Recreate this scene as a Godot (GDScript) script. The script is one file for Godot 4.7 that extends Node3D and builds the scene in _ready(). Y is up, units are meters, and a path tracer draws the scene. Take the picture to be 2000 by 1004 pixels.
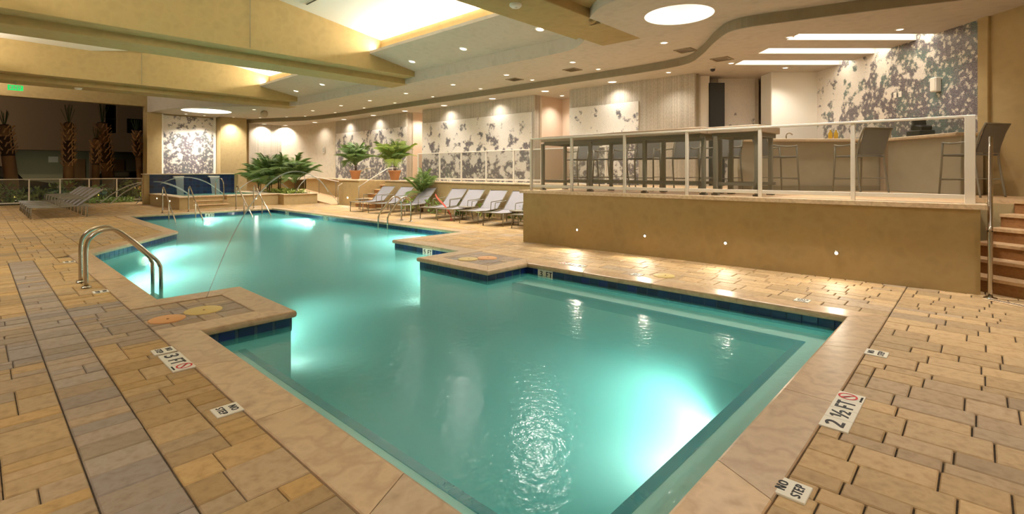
extends Node3D
# Indoor hotel pool at night. World: x = b (right along the pool's short side), y = up, z = -a (a = along the pool's long side).

const TH := 0.8203047484373349   # the room's long axis lies 47 degrees left of the lens axis
var M := {}
var used := {}
var rng := RandomNumberGenerator.new()

# ------------------------------------------------------------------ helpers
func W(a: float, b: float, h: float) -> Vector3:
	return Vector3(b, h, -a)

func CW(x: float, z: float, h: float) -> Vector3:   # bar corner: axes turned 47 degrees from the pool
	return W(-x * sin(TH) + z * cos(TH), x * cos(TH) + z * sin(TH), h)

func PW(s: float, t: float, h: float) -> Vector3:   # raised platform: s along its front wall, t inwards
	return W(-0.005 + 0.99897 * s + 0.04534 * t, 8.276 - 0.04534 * s + 0.99897 * t, h)

func S(smooth := false) -> SurfaceTool:
	var s := SurfaceTool.new()
	s.begin(Mesh.PRIMITIVE_TRIANGLES)
	s.set_smooth_group(0 if smooth else -1)
	return s

func tri(s: SurfaceTool, a: Vector3, b: Vector3, c: Vector3, o: Vector3) -> void:
	if (b - a).cross(c - a).dot(o) > 0.0:
		s.add_vertex(a); s.add_vertex(c); s.add_vertex(b)
	else:
		s.add_vertex(a); s.add_vertex(b); s.add_vertex(c)

func oq(s: SurfaceTool, a: Vector3, b: Vector3, c: Vector3, d: Vector3, o: Vector3) -> void:
	if (c - a).cross(d - b).dot(o) > 0.0:
		s.add_vertex(a); s.add_vertex(c); s.add_vertex(b)
		s.add_vertex(a); s.add_vertex(d); s.add_vertex(c)
	else:
		s.add_vertex(a); s.add_vertex(b); s.add_vertex(c)
		s.add_vertex(a); s.add_vertex(c); s.add_vertex(d)

func bx(s: SurfaceTool, c: Vector3, size: Vector3, bs := Basis.IDENTITY, bev := 0.0) -> void:
	var h := size * 0.5
	var fv := {}
	for i in 3:
		for sg in [-1, 1]:
			var j := (i + 1) % 3
			var k := (i + 2) % 3
			var q := []
			for w in [[-1, -1], [1, -1], [1, 1], [-1, 1]]:
				var v := Vector3.ZERO
				v[i] = h[i] * sg
				v[j] = (h[j] - bev) * w[0]
				v[k] = (h[k] - bev) * w[1]
				q.append(c + bs * v)
				var cs := [0, 0, 0]
				cs[i] = sg; cs[j] = w[0]; cs[k] = w[1]
				fv[[i, cs[0], cs[1], cs[2]]] = c + bs * v
			var n := Vector3.ZERO
			n[i] = sg
			oq(s, q[0], q[1], q[2], q[3], bs * n)
	if bev <= 0.0:
		return
	for i in 3:
		var j := (i + 1) % 3
		var k := (i + 2) % 3
		for sj in [-1, 1]:
			for sk in [-1, 1]:
				var c1 := [0, 0, 0]
				var c2 := [0, 0, 0]
				c1[i] = -1; c1[j] = sj; c1[k] = sk
				c2[i] = 1; c2[j] = sj; c2[k] = sk
				var n := Vector3.ZERO
				n[j] = sj; n[k] = sk
				oq(s, fv[[j, c1[0], c1[1], c1[2]]], fv[[j, c2[0], c2[1], c2[2]]], fv[[k, c2[0], c2[1], c2[2]]], fv[[k, c1[0], c1[1], c1[2]]], bs * n)
	for sx in [-1, 1]:
		for sy in [-1, 1]:
			for sz in [-1, 1]:
				tri(s, fv[[0, sx, sy, sz]], fv[[1, sx, sy, sz]], fv[[2, sx, sy, sz]], bs * Vector3(sx, sy, sz))

func wbox(s: SurfaceTool, a0: float, a1: float, b0: float, b1: float, h0: float, h1: float, bev := 0.0) -> void:
	bx(s, W((a0 + a1) / 2, (b0 + b1) / 2, (h0 + h1) / 2), Vector3(absf(b1 - b0), absf(h1 - h0), absf(a1 - a0)), Basis.IDENTITY, bev)

func bar(s: SurfaceTool, p: Vector3, q: Vector3, w: float, t: float, up := Vector3.UP, bev := 0.0) -> void:   # box from p to q
	var z := (q - p).normalized()
	var x := up.cross(z)
	if x.length() < 0.01:
		x = Vector3.RIGHT.cross(z)
	x = x.normalized()
	bx(s, (p + q) / 2, Vector3(w, t, (q - p).length()), Basis(x, z.cross(x), z), bev)

func tube(s: SurfaceTool, pts: Array, r, sides := 8, caps := true) -> void:
	var n := pts.size()
	var rings := []
	var nrm := Vector3.ZERO
	for i in n:
		var d: Vector3 = (pts[mini(i + 1, n - 1)] - pts[maxi(i - 1, 0)]).normalized()
		if i == 0:
			nrm = d.cross(Vector3.UP)
			if nrm.length() < 0.05:
				nrm = d.cross(Vector3.RIGHT)
		nrm = (nrm - d * nrm.dot(d)).normalized()
		var bn := d.cross(nrm)
		var rad: float = r[i] if r is Array else r
		var ring := []
		for k in sides:
			var an := TAU * k / sides
			ring.append(pts[i] + (nrm * cos(an) + bn * sin(an)) * rad)
		rings.append(ring)
	for i in n - 1:
		for k in sides:
			var k2 := (k + 1) % sides
			var o: Vector3 = (rings[i][k] + rings[i][k2] + rings[i + 1][k]) / 3.0 - (pts[i] * 2.0 + pts[i + 1]) / 3.0
			oq(s, rings[i][k], rings[i][k2], rings[i + 1][k2], rings[i + 1][k], o)
	if caps:
		for e in [0, n - 1]:
			var o: Vector3 = pts[0] - pts[1] if e == 0 else pts[n - 1] - pts[n - 2]
			for k in sides:
				tri(s, pts[e], rings[e][k], rings[e][(k + 1) % sides], o)

func curve(pts: Array, n := 8) -> Array:   # smooth line through the points
	var c := []
	for i in pts.size() - 1:
		for k in n:
			c.append(pts[i].cubic_interpolate(pts[i + 1], pts[maxi(i - 1, 0)], pts[mini(i + 2, pts.size() - 1)], float(k) / n))
	c.append(pts[-1])
	return c

func lathe(s: SurfaceTool, prof: Array, c: Vector3, n := 20) -> void:   # prof: Vector2(radius, height)
	for i in prof.size() - 1:
		for k in n:
			var a0 := TAU * k / n
			var a1 := TAU * (k + 1) / n
			var p: Vector2 = prof[i]
			var q: Vector2 = prof[i + 1]
			var f := func(v: Vector2, an: float): return c + Vector3(v.x * cos(an), v.y, v.x * sin(an))
			var am := (a0 + a1) / 2
			var dv := q - p
			var o := Vector3(dv.y * cos(am), -dv.x, dv.y * sin(am))
			if p.x < 0.0001:
				tri(s, f.call(p, a0), f.call(q, a0), f.call(q, a1), o)
			elif q.x < 0.0001:
				tri(s, f.call(p, a0), f.call(p, a1), f.call(q, a0), o)
			else:
				oq(s, f.call(p, a0), f.call(p, a1), f.call(q, a1), f.call(q, a0), o)

func prism(s: SurfaceTool, poly: Array, h0: float, h1: float, bottom := true) -> void:   # poly of Vector2(a, b)
	var pv := PackedVector2Array(poly)
	var ix := Geometry2D.triangulate_polygon(pv)
	for i in range(0, ix.size(), 3):
		var p := [pv[ix[i]], pv[ix[i + 1]], pv[ix[i + 2]]]
		tri(s, W(p[0].x, p[0].y, h1), W(p[1].x, p[1].y, h1), W(p[2].x, p[2].y, h1), Vector3.UP)
		if bottom:
			tri(s, W(p[0].x, p[0].y, h0), W(p[1].x, p[1].y, h0), W(p[2].x, p[2].y, h0), Vector3.DOWN)
	var cw := Geometry2D.is_polygon_clockwise(pv)
	for i in pv.size():
		var p := pv[i]
		var q := pv[(i + 1) % pv.size()]
		var d := q - p
		var o := Vector2(d.y, -d.x) * (1.0 if not cw else -1.0)
		oq(s, W(p.x, p.y, h0), W(q.x, q.y, h0), W(q.x, q.y, h1), W(p.x, p.y, h1), W(o.x, o.y, 0))

func obj(called: String, s: SurfaceTool, m: Material, parent: Node = self) -> MeshInstance3D:
	s.generate_normals()
	return put(called, s.commit(), m, parent)

func put(called: String, mesh: Mesh, m: Material, parent: Node = self) -> MeshInstance3D:
	var o := MeshInstance3D.new()
	o.name = numbered(called) if parent == self else called
	o.mesh = mesh
	o.material_override = m
	parent.add_child(o, true)
	return o

func numbered(called: String) -> String:
	var n: int = used.get(called, 0)
	used[called] = n + 1
	return called if n == 0 else "%s_%03d" % [called, n]

func tag(o: Node, label: String, category: String, group := "") -> Node:
	o.set_meta("label", label)
	o.set_meta("category", category)
	if group != "":
		o.set_meta("group", group)
	return o

func thing(called: String, label: String, category: String, at := Vector3.ZERO, turn := 0.0, group := "") -> Node3D:
	var o := Node3D.new()
	o.name = numbered(called)
	add_child(o)
	o.position = at
	o.rotation.y = turn
	tag(o, label, category, group)
	return o

func struct(called: String, s: SurfaceTool, m: Material, label := "") -> MeshInstance3D:
	var o := obj(called, s, m)
	o.set_meta("kind", "structure")
	if label != "":
		o.set_meta("label", label)
	return o

func dup(root: Node3D, at: Vector3, turn: float, label: String) -> Node3D:
	var r: Node3D = root.duplicate()
	r.name = numbered(String(root.name))
	add_child(r)
	r.position = at
	r.rotation.y = turn
	r.set_meta("label", label)
	return r

func nth(i: int) -> String:
	return ["first", "second", "third", "fourth", "fifth", "sixth", "seventh", "eighth", "ninth", "tenth", "eleventh", "twelfth"][i]

# ------------------------------------------------------------------ materials
func noise_tex(seed_: int, freq: float, ramp: Array, size := 512, oct := 4, normal := false, kind := FastNoiseLite.TYPE_SIMPLEX_SMOOTH) -> NoiseTexture2D:
	var n := FastNoiseLite.new()
	n.seed = seed_
	n.noise_type = kind
	n.frequency = freq
	n.fractal_octaves = oct
	var t := NoiseTexture2D.new()
	t.width = size
	t.height = size
	t.seamless = true
	t.noise = n
	if normal:
		t.as_normal_map = true
		t.bump_strength = 6.0
	elif ramp.size():
		var g := Gradient.new()
		var off := PackedFloat32Array()
		var col := PackedColorArray()
		for i in ramp.size():
			off.append(float(i) / (ramp.size() - 1))
			col.append(ramp[i])
		g.offsets = off
		g.colors = col
		t.color_ramp = g
	return t

func mat(key: String, c: Color, rough := 0.7, metal := 0.0) -> StandardMaterial3D:
	var m := StandardMaterial3D.new()
	m.resource_name = key
	m.albedo_color = c
	m.roughness = rough
	m.metallic = metal
	M[key] = m
	return m

func tex(m: StandardMaterial3D, t: Texture2D, scale: float, bump: Texture2D = null, relief := 0.0) -> StandardMaterial3D:
	m.uv1_triplanar = true
	m.uv1_world_triplanar = true
	m.uv1_scale = Vector3.ONE * scale
	if t:
		m.albedo_texture = t
	if bump:
		m.heightmap_enabled = true
		m.heightmap_texture = bump
		m.heightmap_scale = relief
	return m

func glow(key: String, c: Color, e: float) -> StandardMaterial3D:
	var m := mat(key, c, 0.5)
	m.emission_enabled = true
	m.emission = c
	m.emission_energy_multiplier = e
	return m

func grey(v: float) -> Color:
	return Color(v, v, v)

func mosaic_image(w: int, h: int, sd: int, teal: float, dark: float, sweep: float) -> ImageTexture:
	# glass-tesserae mural: white blossoms over grey, plum and teal chips
	var im := Image.create(w, h, false, Image.FORMAT_RGB8)
	var n1 := FastNoiseLite.new()
	n1.seed = sd
	n1.frequency = 0.02
	n1.fractal_octaves = 5
	var n2 := FastNoiseLite.new()
	n2.seed = sd + 7
	n2.noise_type = FastNoiseLite.TYPE_CELLULAR
	n2.frequency = 0.055
	n2.cellular_return_type = FastNoiseLite.RETURN_DISTANCE
	n2.domain_warp_enabled = true
	n2.domain_warp_amplitude = 12.0
	n2.domain_warp_frequency = 0.03
	var n3 := FastNoiseLite.new()
	n3.seed = sd + 13
	n3.frequency = 0.008
	var r := RandomNumberGenerator.new()
	r.seed = sd
	for y in h:
		for x in w:
			var v := float(y) / h
			var u := float(x) / w
			var d := n1.get_noise_2d(x, y) * 1.5 + n3.get_noise_2d(x, y) * 0.8
			var lim := lerpf(-0.75, 0.5, v) + dark + sweep * (u - 0.5)
			var c := Color(0.9, 0.87, 0.83)
			var t := clampf((lim - d) * 2.2 + 0.35, 0.0, 1.0)
			var p := n2.get_noise_2d(x, y)
			var petal := clampf((-0.62 - p) * 9.0, 0.0, 0.92)
			if r.randf() < t * (1.0 - petal):
				var k := r.randf()
				c = Color(0.5, 0.47, 0.49).lerp(Color(0.3, 0.28, 0.32), k)
				if r.randf() < teal * (0.4 + clampf(n3.get_noise_2d(x + 300, y) * 2.0, -0.35, 0.6)):
					c = Color(0.38, 0.52, 0.55).lerp(Color(0.42, 0.5, 0.4), r.randf())
				elif k > 0.85:
					c = Color(0.7, 0.66, 0.64)
			elif t > 0.5:
				c = Color(0.88, 0.85, 0.79).lerp(Color(0.74, 0.71, 0.64), r.randf() * 0.6)
			var j := r.randf_range(0.9, 1.04)
			im.set_pixel(x, y, Color(minf(c.r * j, 1.0), minf(c.g * j, 1.0), minf(c.b * j, 1.0)))
	return ImageTexture.create_from_image(im)

func make_materials() -> void:
	var fine := noise_tex(3, 0.03, [grey(0.0), grey(1.0)], 512, 5)
	var stone := noise_tex(11, 0.012, [Color(0.86, 0.83, 0.8), Color(0.95, 0.94, 0.92), Color(1, 1, 1), Color(0.93, 0.9, 0.86)], 1024, 5)
	var vein := noise_tex(23, 0.004, [Color(0.78, 0.72, 0.68), Color(0.92, 0.89, 0.86), Color(1, 0.98, 0.96), Color(0.9, 0.86, 0.83), Color(1, 0.98, 0.95), Color(0.94, 0.91, 0.87), Color(0.8, 0.75, 0.7)], 1024, 8)
	var blotch := noise_tex(31, 0.008, [Color(0.93, 0.93, 0.92), Color(1, 1, 1), Color(0.96, 0.95, 0.94)], 512, 4)
	var m := mat("paver", Color.WHITE, 0.62)
	m.vertex_color_use_as_albedo = true
	tex(m, stone, 0.9, fine, 0.08)
	m = mat("coping", Color.WHITE, 0.36)
	m.vertex_color_use_as_albedo = true
	tex(m, vein, 0.5, fine, 0.05)
	tex(mat("joint", Color(0.3, 0.25, 0.19), 0.95), stone, 3.0, fine, 0.5)
	tex(mat("stucco", Color(0.7, 0.61, 0.43), 0.85), blotch, 0.6, fine, 0.05)
	tex(mat("beam", Color(0.66, 0.565, 0.37), 0.85), blotch, 0.5, fine, 0.04)
	tex(mat("cream", Color(0.84, 0.79, 0.71), 0.85), blotch, 0.5)
	tex(mat("soffit", Color(0.74, 0.7, 0.64), 0.85), blotch, 0.5)
	tex(mat("bar_front", Color(0.72, 0.68, 0.59), 0.6), blotch, 0.5)
	tex(mat("fascia", Color(0.58, 0.53, 0.43), 0.85), blotch, 0.5)
	mat("white", Color(0.93, 0.91, 0.87), 0.75)
	mat("peach", Color(0.85, 0.76, 0.67), 0.8)
	mat("plaster", Color(0.66, 0.92, 0.91), 0.6)
	mat("bench", Color(0.76, 0.84, 0.78), 0.6)
	tex(mat("ledge", Color(0.9, 0.82, 0.7), 0.5), vein, 0.9)
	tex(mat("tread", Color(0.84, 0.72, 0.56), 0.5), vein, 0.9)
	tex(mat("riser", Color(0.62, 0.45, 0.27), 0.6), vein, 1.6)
	tex(mat("navy", Color(0.03, 0.06, 0.32), 0.25), blotch, 4.0)
	for i in 5:
		var t := mat("tile%d" % i, [Color(0.05, 0.12, 0.3), Color(0.04, 0.15, 0.33), Color(0.06, 0.1, 0.25), Color(0.03, 0.17, 0.33), Color(0.05, 0.13, 0.38)][i], 0.12)
		t.clearcoat_enabled = true
		t.clearcoat = 0.5
	mat("grout", Color(0.22, 0.3, 0.38), 0.8)
	m = mat("water", Color(0.38, 0.88, 0.85, 0.27), 0.15)
	m.metallic_specular = 0.36
	m.transparency = BaseMaterial3D.TRANSPARENCY_ALPHA
	m.normal_enabled = true
	m.normal_texture = noise_tex(51, 0.022, [], 1024, 4, true)
	m.normal_scale = 0.22
	m.uv1_triplanar = true
	m.uv1_world_triplanar = true
	m.uv1_scale = Vector3.ONE * 0.45
	m = mat("jet", Color(0.86, 0.88, 0.86, 0.35), 0.08)
	m.transparency = BaseMaterial3D.TRANSPARENCY_ALPHA
	m = mat("glass", Color(0.36, 0.38, 0.33, 0.15), 0.02)
	m.transparency = BaseMaterial3D.TRANSPARENCY_ALPHA
	mat("steel", Color(0.74, 0.7, 0.64), 0.22, 1.0)
	mat("rail", Color(0.87, 0.83, 0.77), 0.45)
	mat("frame", Color(0.52, 0.49, 0.42), 0.45, 0.15)
	mat("dark", Color(0.13, 0.13, 0.12), 0.5)
	m = tex(mat("sling", Color(0.59, 0.57, 0.58), 0.8), noise_tex(61, 0.12, [grey(0.8), grey(1.0)], 256, 2), 6.0)
	tex(mat("sling_dark", Color(0.5, 0.48, 0.45), 0.8), M.sling.albedo_texture, 6.0)
	tex(mat("tabletop", Color(0.72, 0.63, 0.53), 0.5), blotch, 1.0)
	mat("terracotta", Color(0.76, 0.53, 0.36), 0.8)
	mat("soil", Color(0.16, 0.11, 0.07), 0.95)
	tex(mat("trunk", Color(0.44, 0.33, 0.22), 0.9), stone, 4.0, fine, 1.0)
	tex(mat("dark_trunk", Color(0.2, 0.13, 0.08), 0.9), stone, 4.0)
	tex(mat("boot", Color(0.62, 0.48, 0.34), 0.85), stone, 5.0)
	for i in 3:
		var l := mat("leaf%d" % i, [Color(0.4, 0.49, 0.26), Color(0.48, 0.57, 0.29), Color(0.6, 0.66, 0.3)][i], 0.5)
		l.backlight_enabled = true
		l.backlight = Color(0.18, 0.26, 0.06)
	mat("spear", Color(0.2, 0.26, 0.12), 0.7)
	mat("red", Color(0.78, 0.1, 0.09), 0.6)
	m = mat("tape", Color(0.93, 0.42, 0.36), 0.5)
	mat("sign_white", Color(0.88, 0.86, 0.8), 0.5)
	mat("ink", Color(0.06, 0.06, 0.07), 0.6)
	mat("black", Color(0.03, 0.03, 0.035), 0.4)
	mat("yellow", Color(0.82, 0.66, 0.1), 0.4)
	mat("lid_orange", Color(0.8, 0.58, 0.36), 0.6)
	mat("lid_cream", Color(0.78, 0.68, 0.42), 0.6)
	mat("night_wall", Color(0.52, 0.44, 0.36), 0.9)
	mat("garage_wall", Color(0.6, 0.57, 0.47), 0.9)
	mat("car_paint", Color(0.05, 0.06, 0.1), 0.25, 0.4)
	mat("car_glass", Color(0.02, 0.025, 0.04), 0.05)
	mat("asphalt", Color(0.1, 0.1, 0.1), 0.95)
	glow("lamp_warm", Color(1.0, 0.95, 0.86), 5.0)
	glow("lamp_white", Color(1.0, 0.96, 0.9), 3.0)
	glow("lamp_slot", Color(1.0, 0.95, 0.85), 1.7)
	glow("lamp_pool", Color(0.96, 1.0, 0.9), 8.0)
	glow("lamp_spark", Color(1.0, 0.95, 0.85), 3.5)
	glow("exit_green", Color(0.05, 0.85, 0.42), 1.0)
	# beige wall covering with vertical reeds
	var im := Image.create(256, 256, false, Image.FORMAT_RGB8)
	var r := RandomNumberGenerator.new()
	r.seed = 5
	var nz := FastNoiseLite.new()
	nz.seed = 9
	nz.frequency = 0.06
	for x in 256:
		var base := r.randf_range(0.8, 1.0)
		for y in 256:
			var v := base + nz.get_noise_2d(x * 6.0, y * 0.9) * 0.16
			im.set_pixel(x, y, Color(minf(v, 1), minf(v * 0.985, 1), minf(v * 0.96, 1)))
	tex(mat("reed", Color(0.77, 0.735, 0.68), 0.75), ImageTexture.create_from_image(im), 0.8)
	for k in [["mural_spa", 300, 400, 77, 0.25, 0.42, 0.0], ["mural_1", 600, 230, 401, 0.12, 0.3, 0.1], ["mural_2", 600, 230, 502, 0.12, 0.0, -0.2], ["mural_3", 300, 290, 603, 0.08, -0.1, 0.2], ["mural_4", 240, 400, 704, 0.3, -0.5, 0.4], ["mural_bar", 640, 420, 815, 0.6, 0.65, 1.7]]:
		var t := mat(k[0], Color.WHITE, 0.3)
		t.albedo_texture = mosaic_image(k[1], k[2], k[3], k[4], k[5], k[6])

# ------------------------------------------------------------------ lamps
var lens_mesh := {}
func disc_meshes(r: float) -> Array:
	if not lens_mesh.has(r):
		var s := S(true)
		lathe(s, [Vector2(r, -0.012), Vector2(0, -0.016)], Vector3.ZERO, 20)
		lathe(s, [Vector2(0, 0.01), Vector2(r, 0.01), Vector2(r, -0.012)], Vector3.ZERO, 20)
		s.generate_normals()
		var t := S(true)
		lathe(t, [Vector2(r, 0.01), Vector2(r + 0.03, 0.004), Vector2(r + 0.03, -0.006), Vector2(r + 0.002, -0.014), Vector2(r, -0.012)], Vector3.ZERO, 20)
		t.generate_normals()
		lens_mesh[r] = [s.commit(), t.commit()]
	return lens_mesh[r]

func spot(parent: Node, at: Vector3, dir: Vector3, e: float, angle: float, c := Color(1.0, 0.97, 0.925), size := 0.06) -> SpotLight3D:
	var l := SpotLight3D.new()
	l.name = "light"
	l.light_energy = e
	l.light_color = c
	l.spot_angle = angle
	l.spot_angle_attenuation = 0.9
	l.spot_range = 60.0
	l.spot_attenuation = 2.0
	l.light_size = size
	l.shadow_enabled = true
	parent.add_child(l, true)
	l.position = at
	l.basis = Basis.looking_at(dir, Vector3.UP if absf(dir.normalized().y) < 0.95 else Vector3.RIGHT)
	return l

func area(parent: Node, at: Vector3, dir: Vector3, size: Vector2, e: float, c: Color, along := Vector3.FORWARD) -> AreaLight3D:
	var l := AreaLight3D.new()
	l.name = "light"
	l.area_size = size
	l.light_energy = e
	l.light_color = c
	l.area_range = 60.0
	l.area_attenuation = 2.0
	l.shadow_enabled = true
	parent.add_child(l, true)
	var z := -dir.normalized()
	var x := (along - z * along.dot(z)).normalized()
	l.transform = Transform3D(Basis(x, z.cross(x), z), at)
	return l

func downlight(at: Vector3, label: String, group: String, e: float, angle := 62.0, r := 0.07, tilt := Vector3.DOWN, lens := "lamp_warm") -> Node3D:
	var t := thing("ceiling_downlight", label, "downlight", at, 0.0, group)
	var d := disc_meshes(r)
	put("lamp_lens", d[0], M[lens], t)
	put("trim_ring", d[1], M.white, t)
	if e > 0.0:
		spot(t, Vector3(0, -0.03, 0), tilt, e, angle)
	return t

# ------------------------------------------------------------------ the pool and its deck
const POOL := [Vector2(1.0, 1.46), Vector2(5.33, 1.46), Vector2(5.33, 2.35), Vector2(7.0, 2.35), Vector2(7.0, 1.46), Vector2(11.79, 1.46), Vector2(14.5, 3.45), Vector2(20.6, 3.5), Vector2(20.75, 8.15), Vector2(9.3, 8.15), Vector2(9.3, 6.17), Vector2(7.1, 6.17), Vector2(7.1, 5.2), Vector2(5.35, 5.2), Vector2(5.35, 6.1), Vector2(1.0, 6.1)]
const WATER := -0.15

func offset(poly: Array, d: float) -> Array:   # outwards, mitred
	var out := []
	var n := poly.size()
	for i in n:
		var p0: Vector2 = poly[(i + n - 1) % n]
		var p: Vector2 = poly[i]
		var p1: Vector2 = poly[(i + 1) % n]
		var e0 := (p - p0).normalized()
		var e1 := (p1 - p).normalized()
		var n0 := Vector2(e0.y, -e0.x)
		var n1 := Vector2(e1.y, -e1.x)
		out.append(p + (n0 + n1) * d / (1.0 + n0.dot(n1)))
	return out

func shade(c: Color, v: float) -> Color:
	return Color(c.r * v, c.g * v, c.b * v)

func build_coping() -> void:
	var root := Node3D.new()
	root.name = numbered("trim_1")
	root.set_meta("kind", "structure")
	root.set_meta("label", "veined tan stone coping around the pool edge")
	add_child(root)
	var outer := offset(POOL, 0.31)
	var n := POOL.size()
	var prof := [Vector2(0.0, -0.07), Vector2(0.0, 0.004), Vector2(0.02, 0.01), Vector2(0.93, 0.012), Vector2(0.975, 0.006), Vector2(0.997, -0.012), Vector2(1.0, -0.03), Vector2(0.985, -0.05), Vector2(0.95, -0.06)]
	for i in n:
		var p0: Vector2 = POOL[i]
		var p1: Vector2 = POOL[(i + 1) % n]
		var q0: Vector2 = outer[i]
		var q1: Vector2 = outer[(i + 1) % n]
		var cnt := maxi(1, int(round((p1 - p0).length() / 1.15)))
		for k in cnt:
			var g := 0.0025 / (p1 - p0).length()
			var f0 := float(k) / cnt + g
			var f1 := float(k + 1) / cnt - g
			var s := S()
			var c := Color(0.58, 0.42, 0.25).lerp(Color(0.52, 0.40, 0.27), rng.randf())
			c = shade(c, rng.randf_range(0.9, 1.08))
			s.set_color(c)
			var ia := p0.lerp(p1, f0)
			var ib := p0.lerp(p1, f1)
			var oa := q0.lerp(q1, f0)
			var ob := q0.lerp(q1, f1)
			var mid := (ia + ib + oa + ob) / 4.0
			for j in prof.size() - 1:
				var u: Vector2 = prof[j]
				var v: Vector2 = prof[j + 1]
				var A := oa.lerp(ia, u.x)
				var B := ob.lerp(ib, u.x)
				var C := ob.lerp(ib, v.x)
				var D := oa.lerp(ia, v.x)
				var cc := (A + B + C + D) / 4.0
				oq(s, W(A.x, A.y, u.y), W(B.x, B.y, u.y), W(C.x, C.y, v.y), W(D.x, D.y, v.y), W(cc.x, cc.y, (u.y + v.y) / 2) - W(mid.x, mid.y, -0.06))
			for e in [[oa, ia, ob - oa], [ob, ib, oa - ob]]:
				for j in prof.size() - 1:
					var u: Vector2 = prof[j]
					var v: Vector2 = prof[j + 1]
					var A: Vector2 = e[0].lerp(e[1], u.x)
					var D: Vector2 = e[0].lerp(e[1], v.x)
					var F: Vector2 = e[0].lerp(e[1], 0.5)
					tri(s, W(A.x, A.y, u.y), W(D.x, D.y, v.y), W(F.x, F.y, -0.06), W(-e[2].x, -e[2].y, 0))
			obj("coping_stone", s, M.coping, root)

func build_basin() -> void:
	var wall := offset(POOL, 0.045)
	var n := wall.size()
	var s := S()
	var ix := Geometry2D.triangulate_polygon(PackedVector2Array(wall))
	for i in range(0, ix.size(), 3):
		var p := [wall[ix[i]], wall[ix[i + 1]], wall[ix[i + 2]]]
		tri(s, W(p[0].x, p[0].y, -0.85), W(p[1].x, p[1].y, -0.85), W(p[2].x, p[2].y, -0.85), Vector3.UP)
		tri(s, W(p[0].x, p[0].y, -1.1), W(p[1].x, p[1].y, -1.1), W(p[2].x, p[2].y, -1.1), Vector3.DOWN)
	for i in n:
		var p: Vector2 = wall[i]
		var q: Vector2 = wall[(i + 1) % n]
		var d := (q - p).normalized()
		oq(s, W(p.x, p.y, -0.85), W(q.x, q.y, -0.85), W(q.x, q.y, -0.05), W(p.x, p.y, -0.05), W(-d.y, d.x, 0))
		var p2 := p + Vector2(d.y, -d.x) * 0.12
		var q2 := q + Vector2(d.y, -d.x) * 0.12
		oq(s, W(p2.x, p2.y, -0.85), W(q2.x, q2.y, -0.85), W(q2.x, q2.y, -0.05), W(p2.x, p2.y, -0.05), W(d.y, -d.x, 0))
	var root := struct("pool_basin", s, M.plaster, "pale aqua plastered swimming pool basin with blue waterline tiles")
	# blue waterline tiles, each a piece where it faces the camera's side and is near; the rest joined
	var ts := S()
	bx(ts, Vector3.ZERO, Vector3(0.147, 0.145, 0.014), Basis.IDENTITY, 0.003)
	ts.generate_normals()
	var tile := ts.commit()
	var rest := S()
	var gs := S()
	var made := 0
	for i in n:
		var p: Vector2 = wall[i]
		var q: Vector2 = wall[(i + 1) % n]
		var d := (q - p).normalized()
		var inn := Vector2(-d.y, d.x)
		var L := (q - p).length()
		var cnt := int(L / 0.1524)
		var pitch := L / cnt
		var bs := Basis(W(d.x, d.y, 0), Vector3.UP, W(d.x, d.y, 0).cross(Vector3.UP))
		bx(gs, W((p.x + q.x) / 2 + inn.x * 0.002, (p.y + q.y) / 2 + inn.y * 0.002, -0.13), Vector3(L - 0.002, 0.15, 0.01), bs)
		for k in cnt:
			var c := p + d * pitch * (k + 0.5)
			var at := c + inn * 0.006
			if inn.dot(-c) > 0.0 and c.length() < 14.0 and made < 300:
				var o := put("waterline_tile", tile, M["tile%d" % rng.randi_range(0, 4)], root)
				o.transform = Transform3D(bs, W(at.x, at.y, -0.13))
				made += 1
			else:
				bx(rest, W(at.x, at.y, -0.13), Vector3(0.147, 0.145, 0.014), bs)
	obj("grout_band", gs, M.grout, root)
	var tb := obj("far_tile_band", rest, M.tile1, root)
	tb.set_meta("kind", "stuff")
	# submerged bench round the shallow end with its navy edge line
	var b := S()
	wbox(b, 1.0, 5.3, 1.42, 1.80, -0.84, -0.25)
	wbox(b, 0.96, 1.35, 1.80, 5.74, -0.84, -0.25)
	wbox(b, 0.96, 5.33, 5.74, 6.14, -0.84, -0.25)
	var bench := obj("bench", b, M.bench, root)
	var st := S()
	wbox(st, 1.35, 5.27, 1.75, 1.815, -0.36, -0.242)
	wbox(st, 1.30, 1.372, 1.75, 5.79, -0.36, -0.242)
	wbox(st, 1.372, 5.33, 5.725, 5.79, -0.36, -0.242)
	obj("edge_line", st, M.navy, bench)
	# water
	var ws := S()
	ix = Geometry2D.triangulate_polygon(PackedVector2Array(wall))
	for i in range(0, ix.size(), 3):
		var p := [wall[ix[i]], wall[ix[i + 1]], wall[ix[i + 2]]]
		tri(ws, W(p[0].x, p[0].y, WATER), W(p[1].x, p[1].y, WATER), W(p[2].x, p[2].y, WATER), Vector3.UP)
	var wt := obj("pool_water", ws, M.water)
	var fog := FogVolume.new()
	fog.name = "cloudy_depth"
	fog.shape = RenderingServer.FOG_VOLUME_SHAPE_BOX
	fog.size = Vector3(6.9, 0.675, 20.0)
	fog.position = W(10.9, 4.8, -0.4975)
	var fm := FogMaterial.new()
	fm.resource_name = "turbid_water"
	fm.albedo = Color(0.58, 0.985, 0.97)
	fm.density = 0.9
	fog.material = fm
	wt.add_child(fog)
	tag(wt, "clear turquoise water filling the big stepped swimming pool", "water").set_meta("kind", "stuff")

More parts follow.
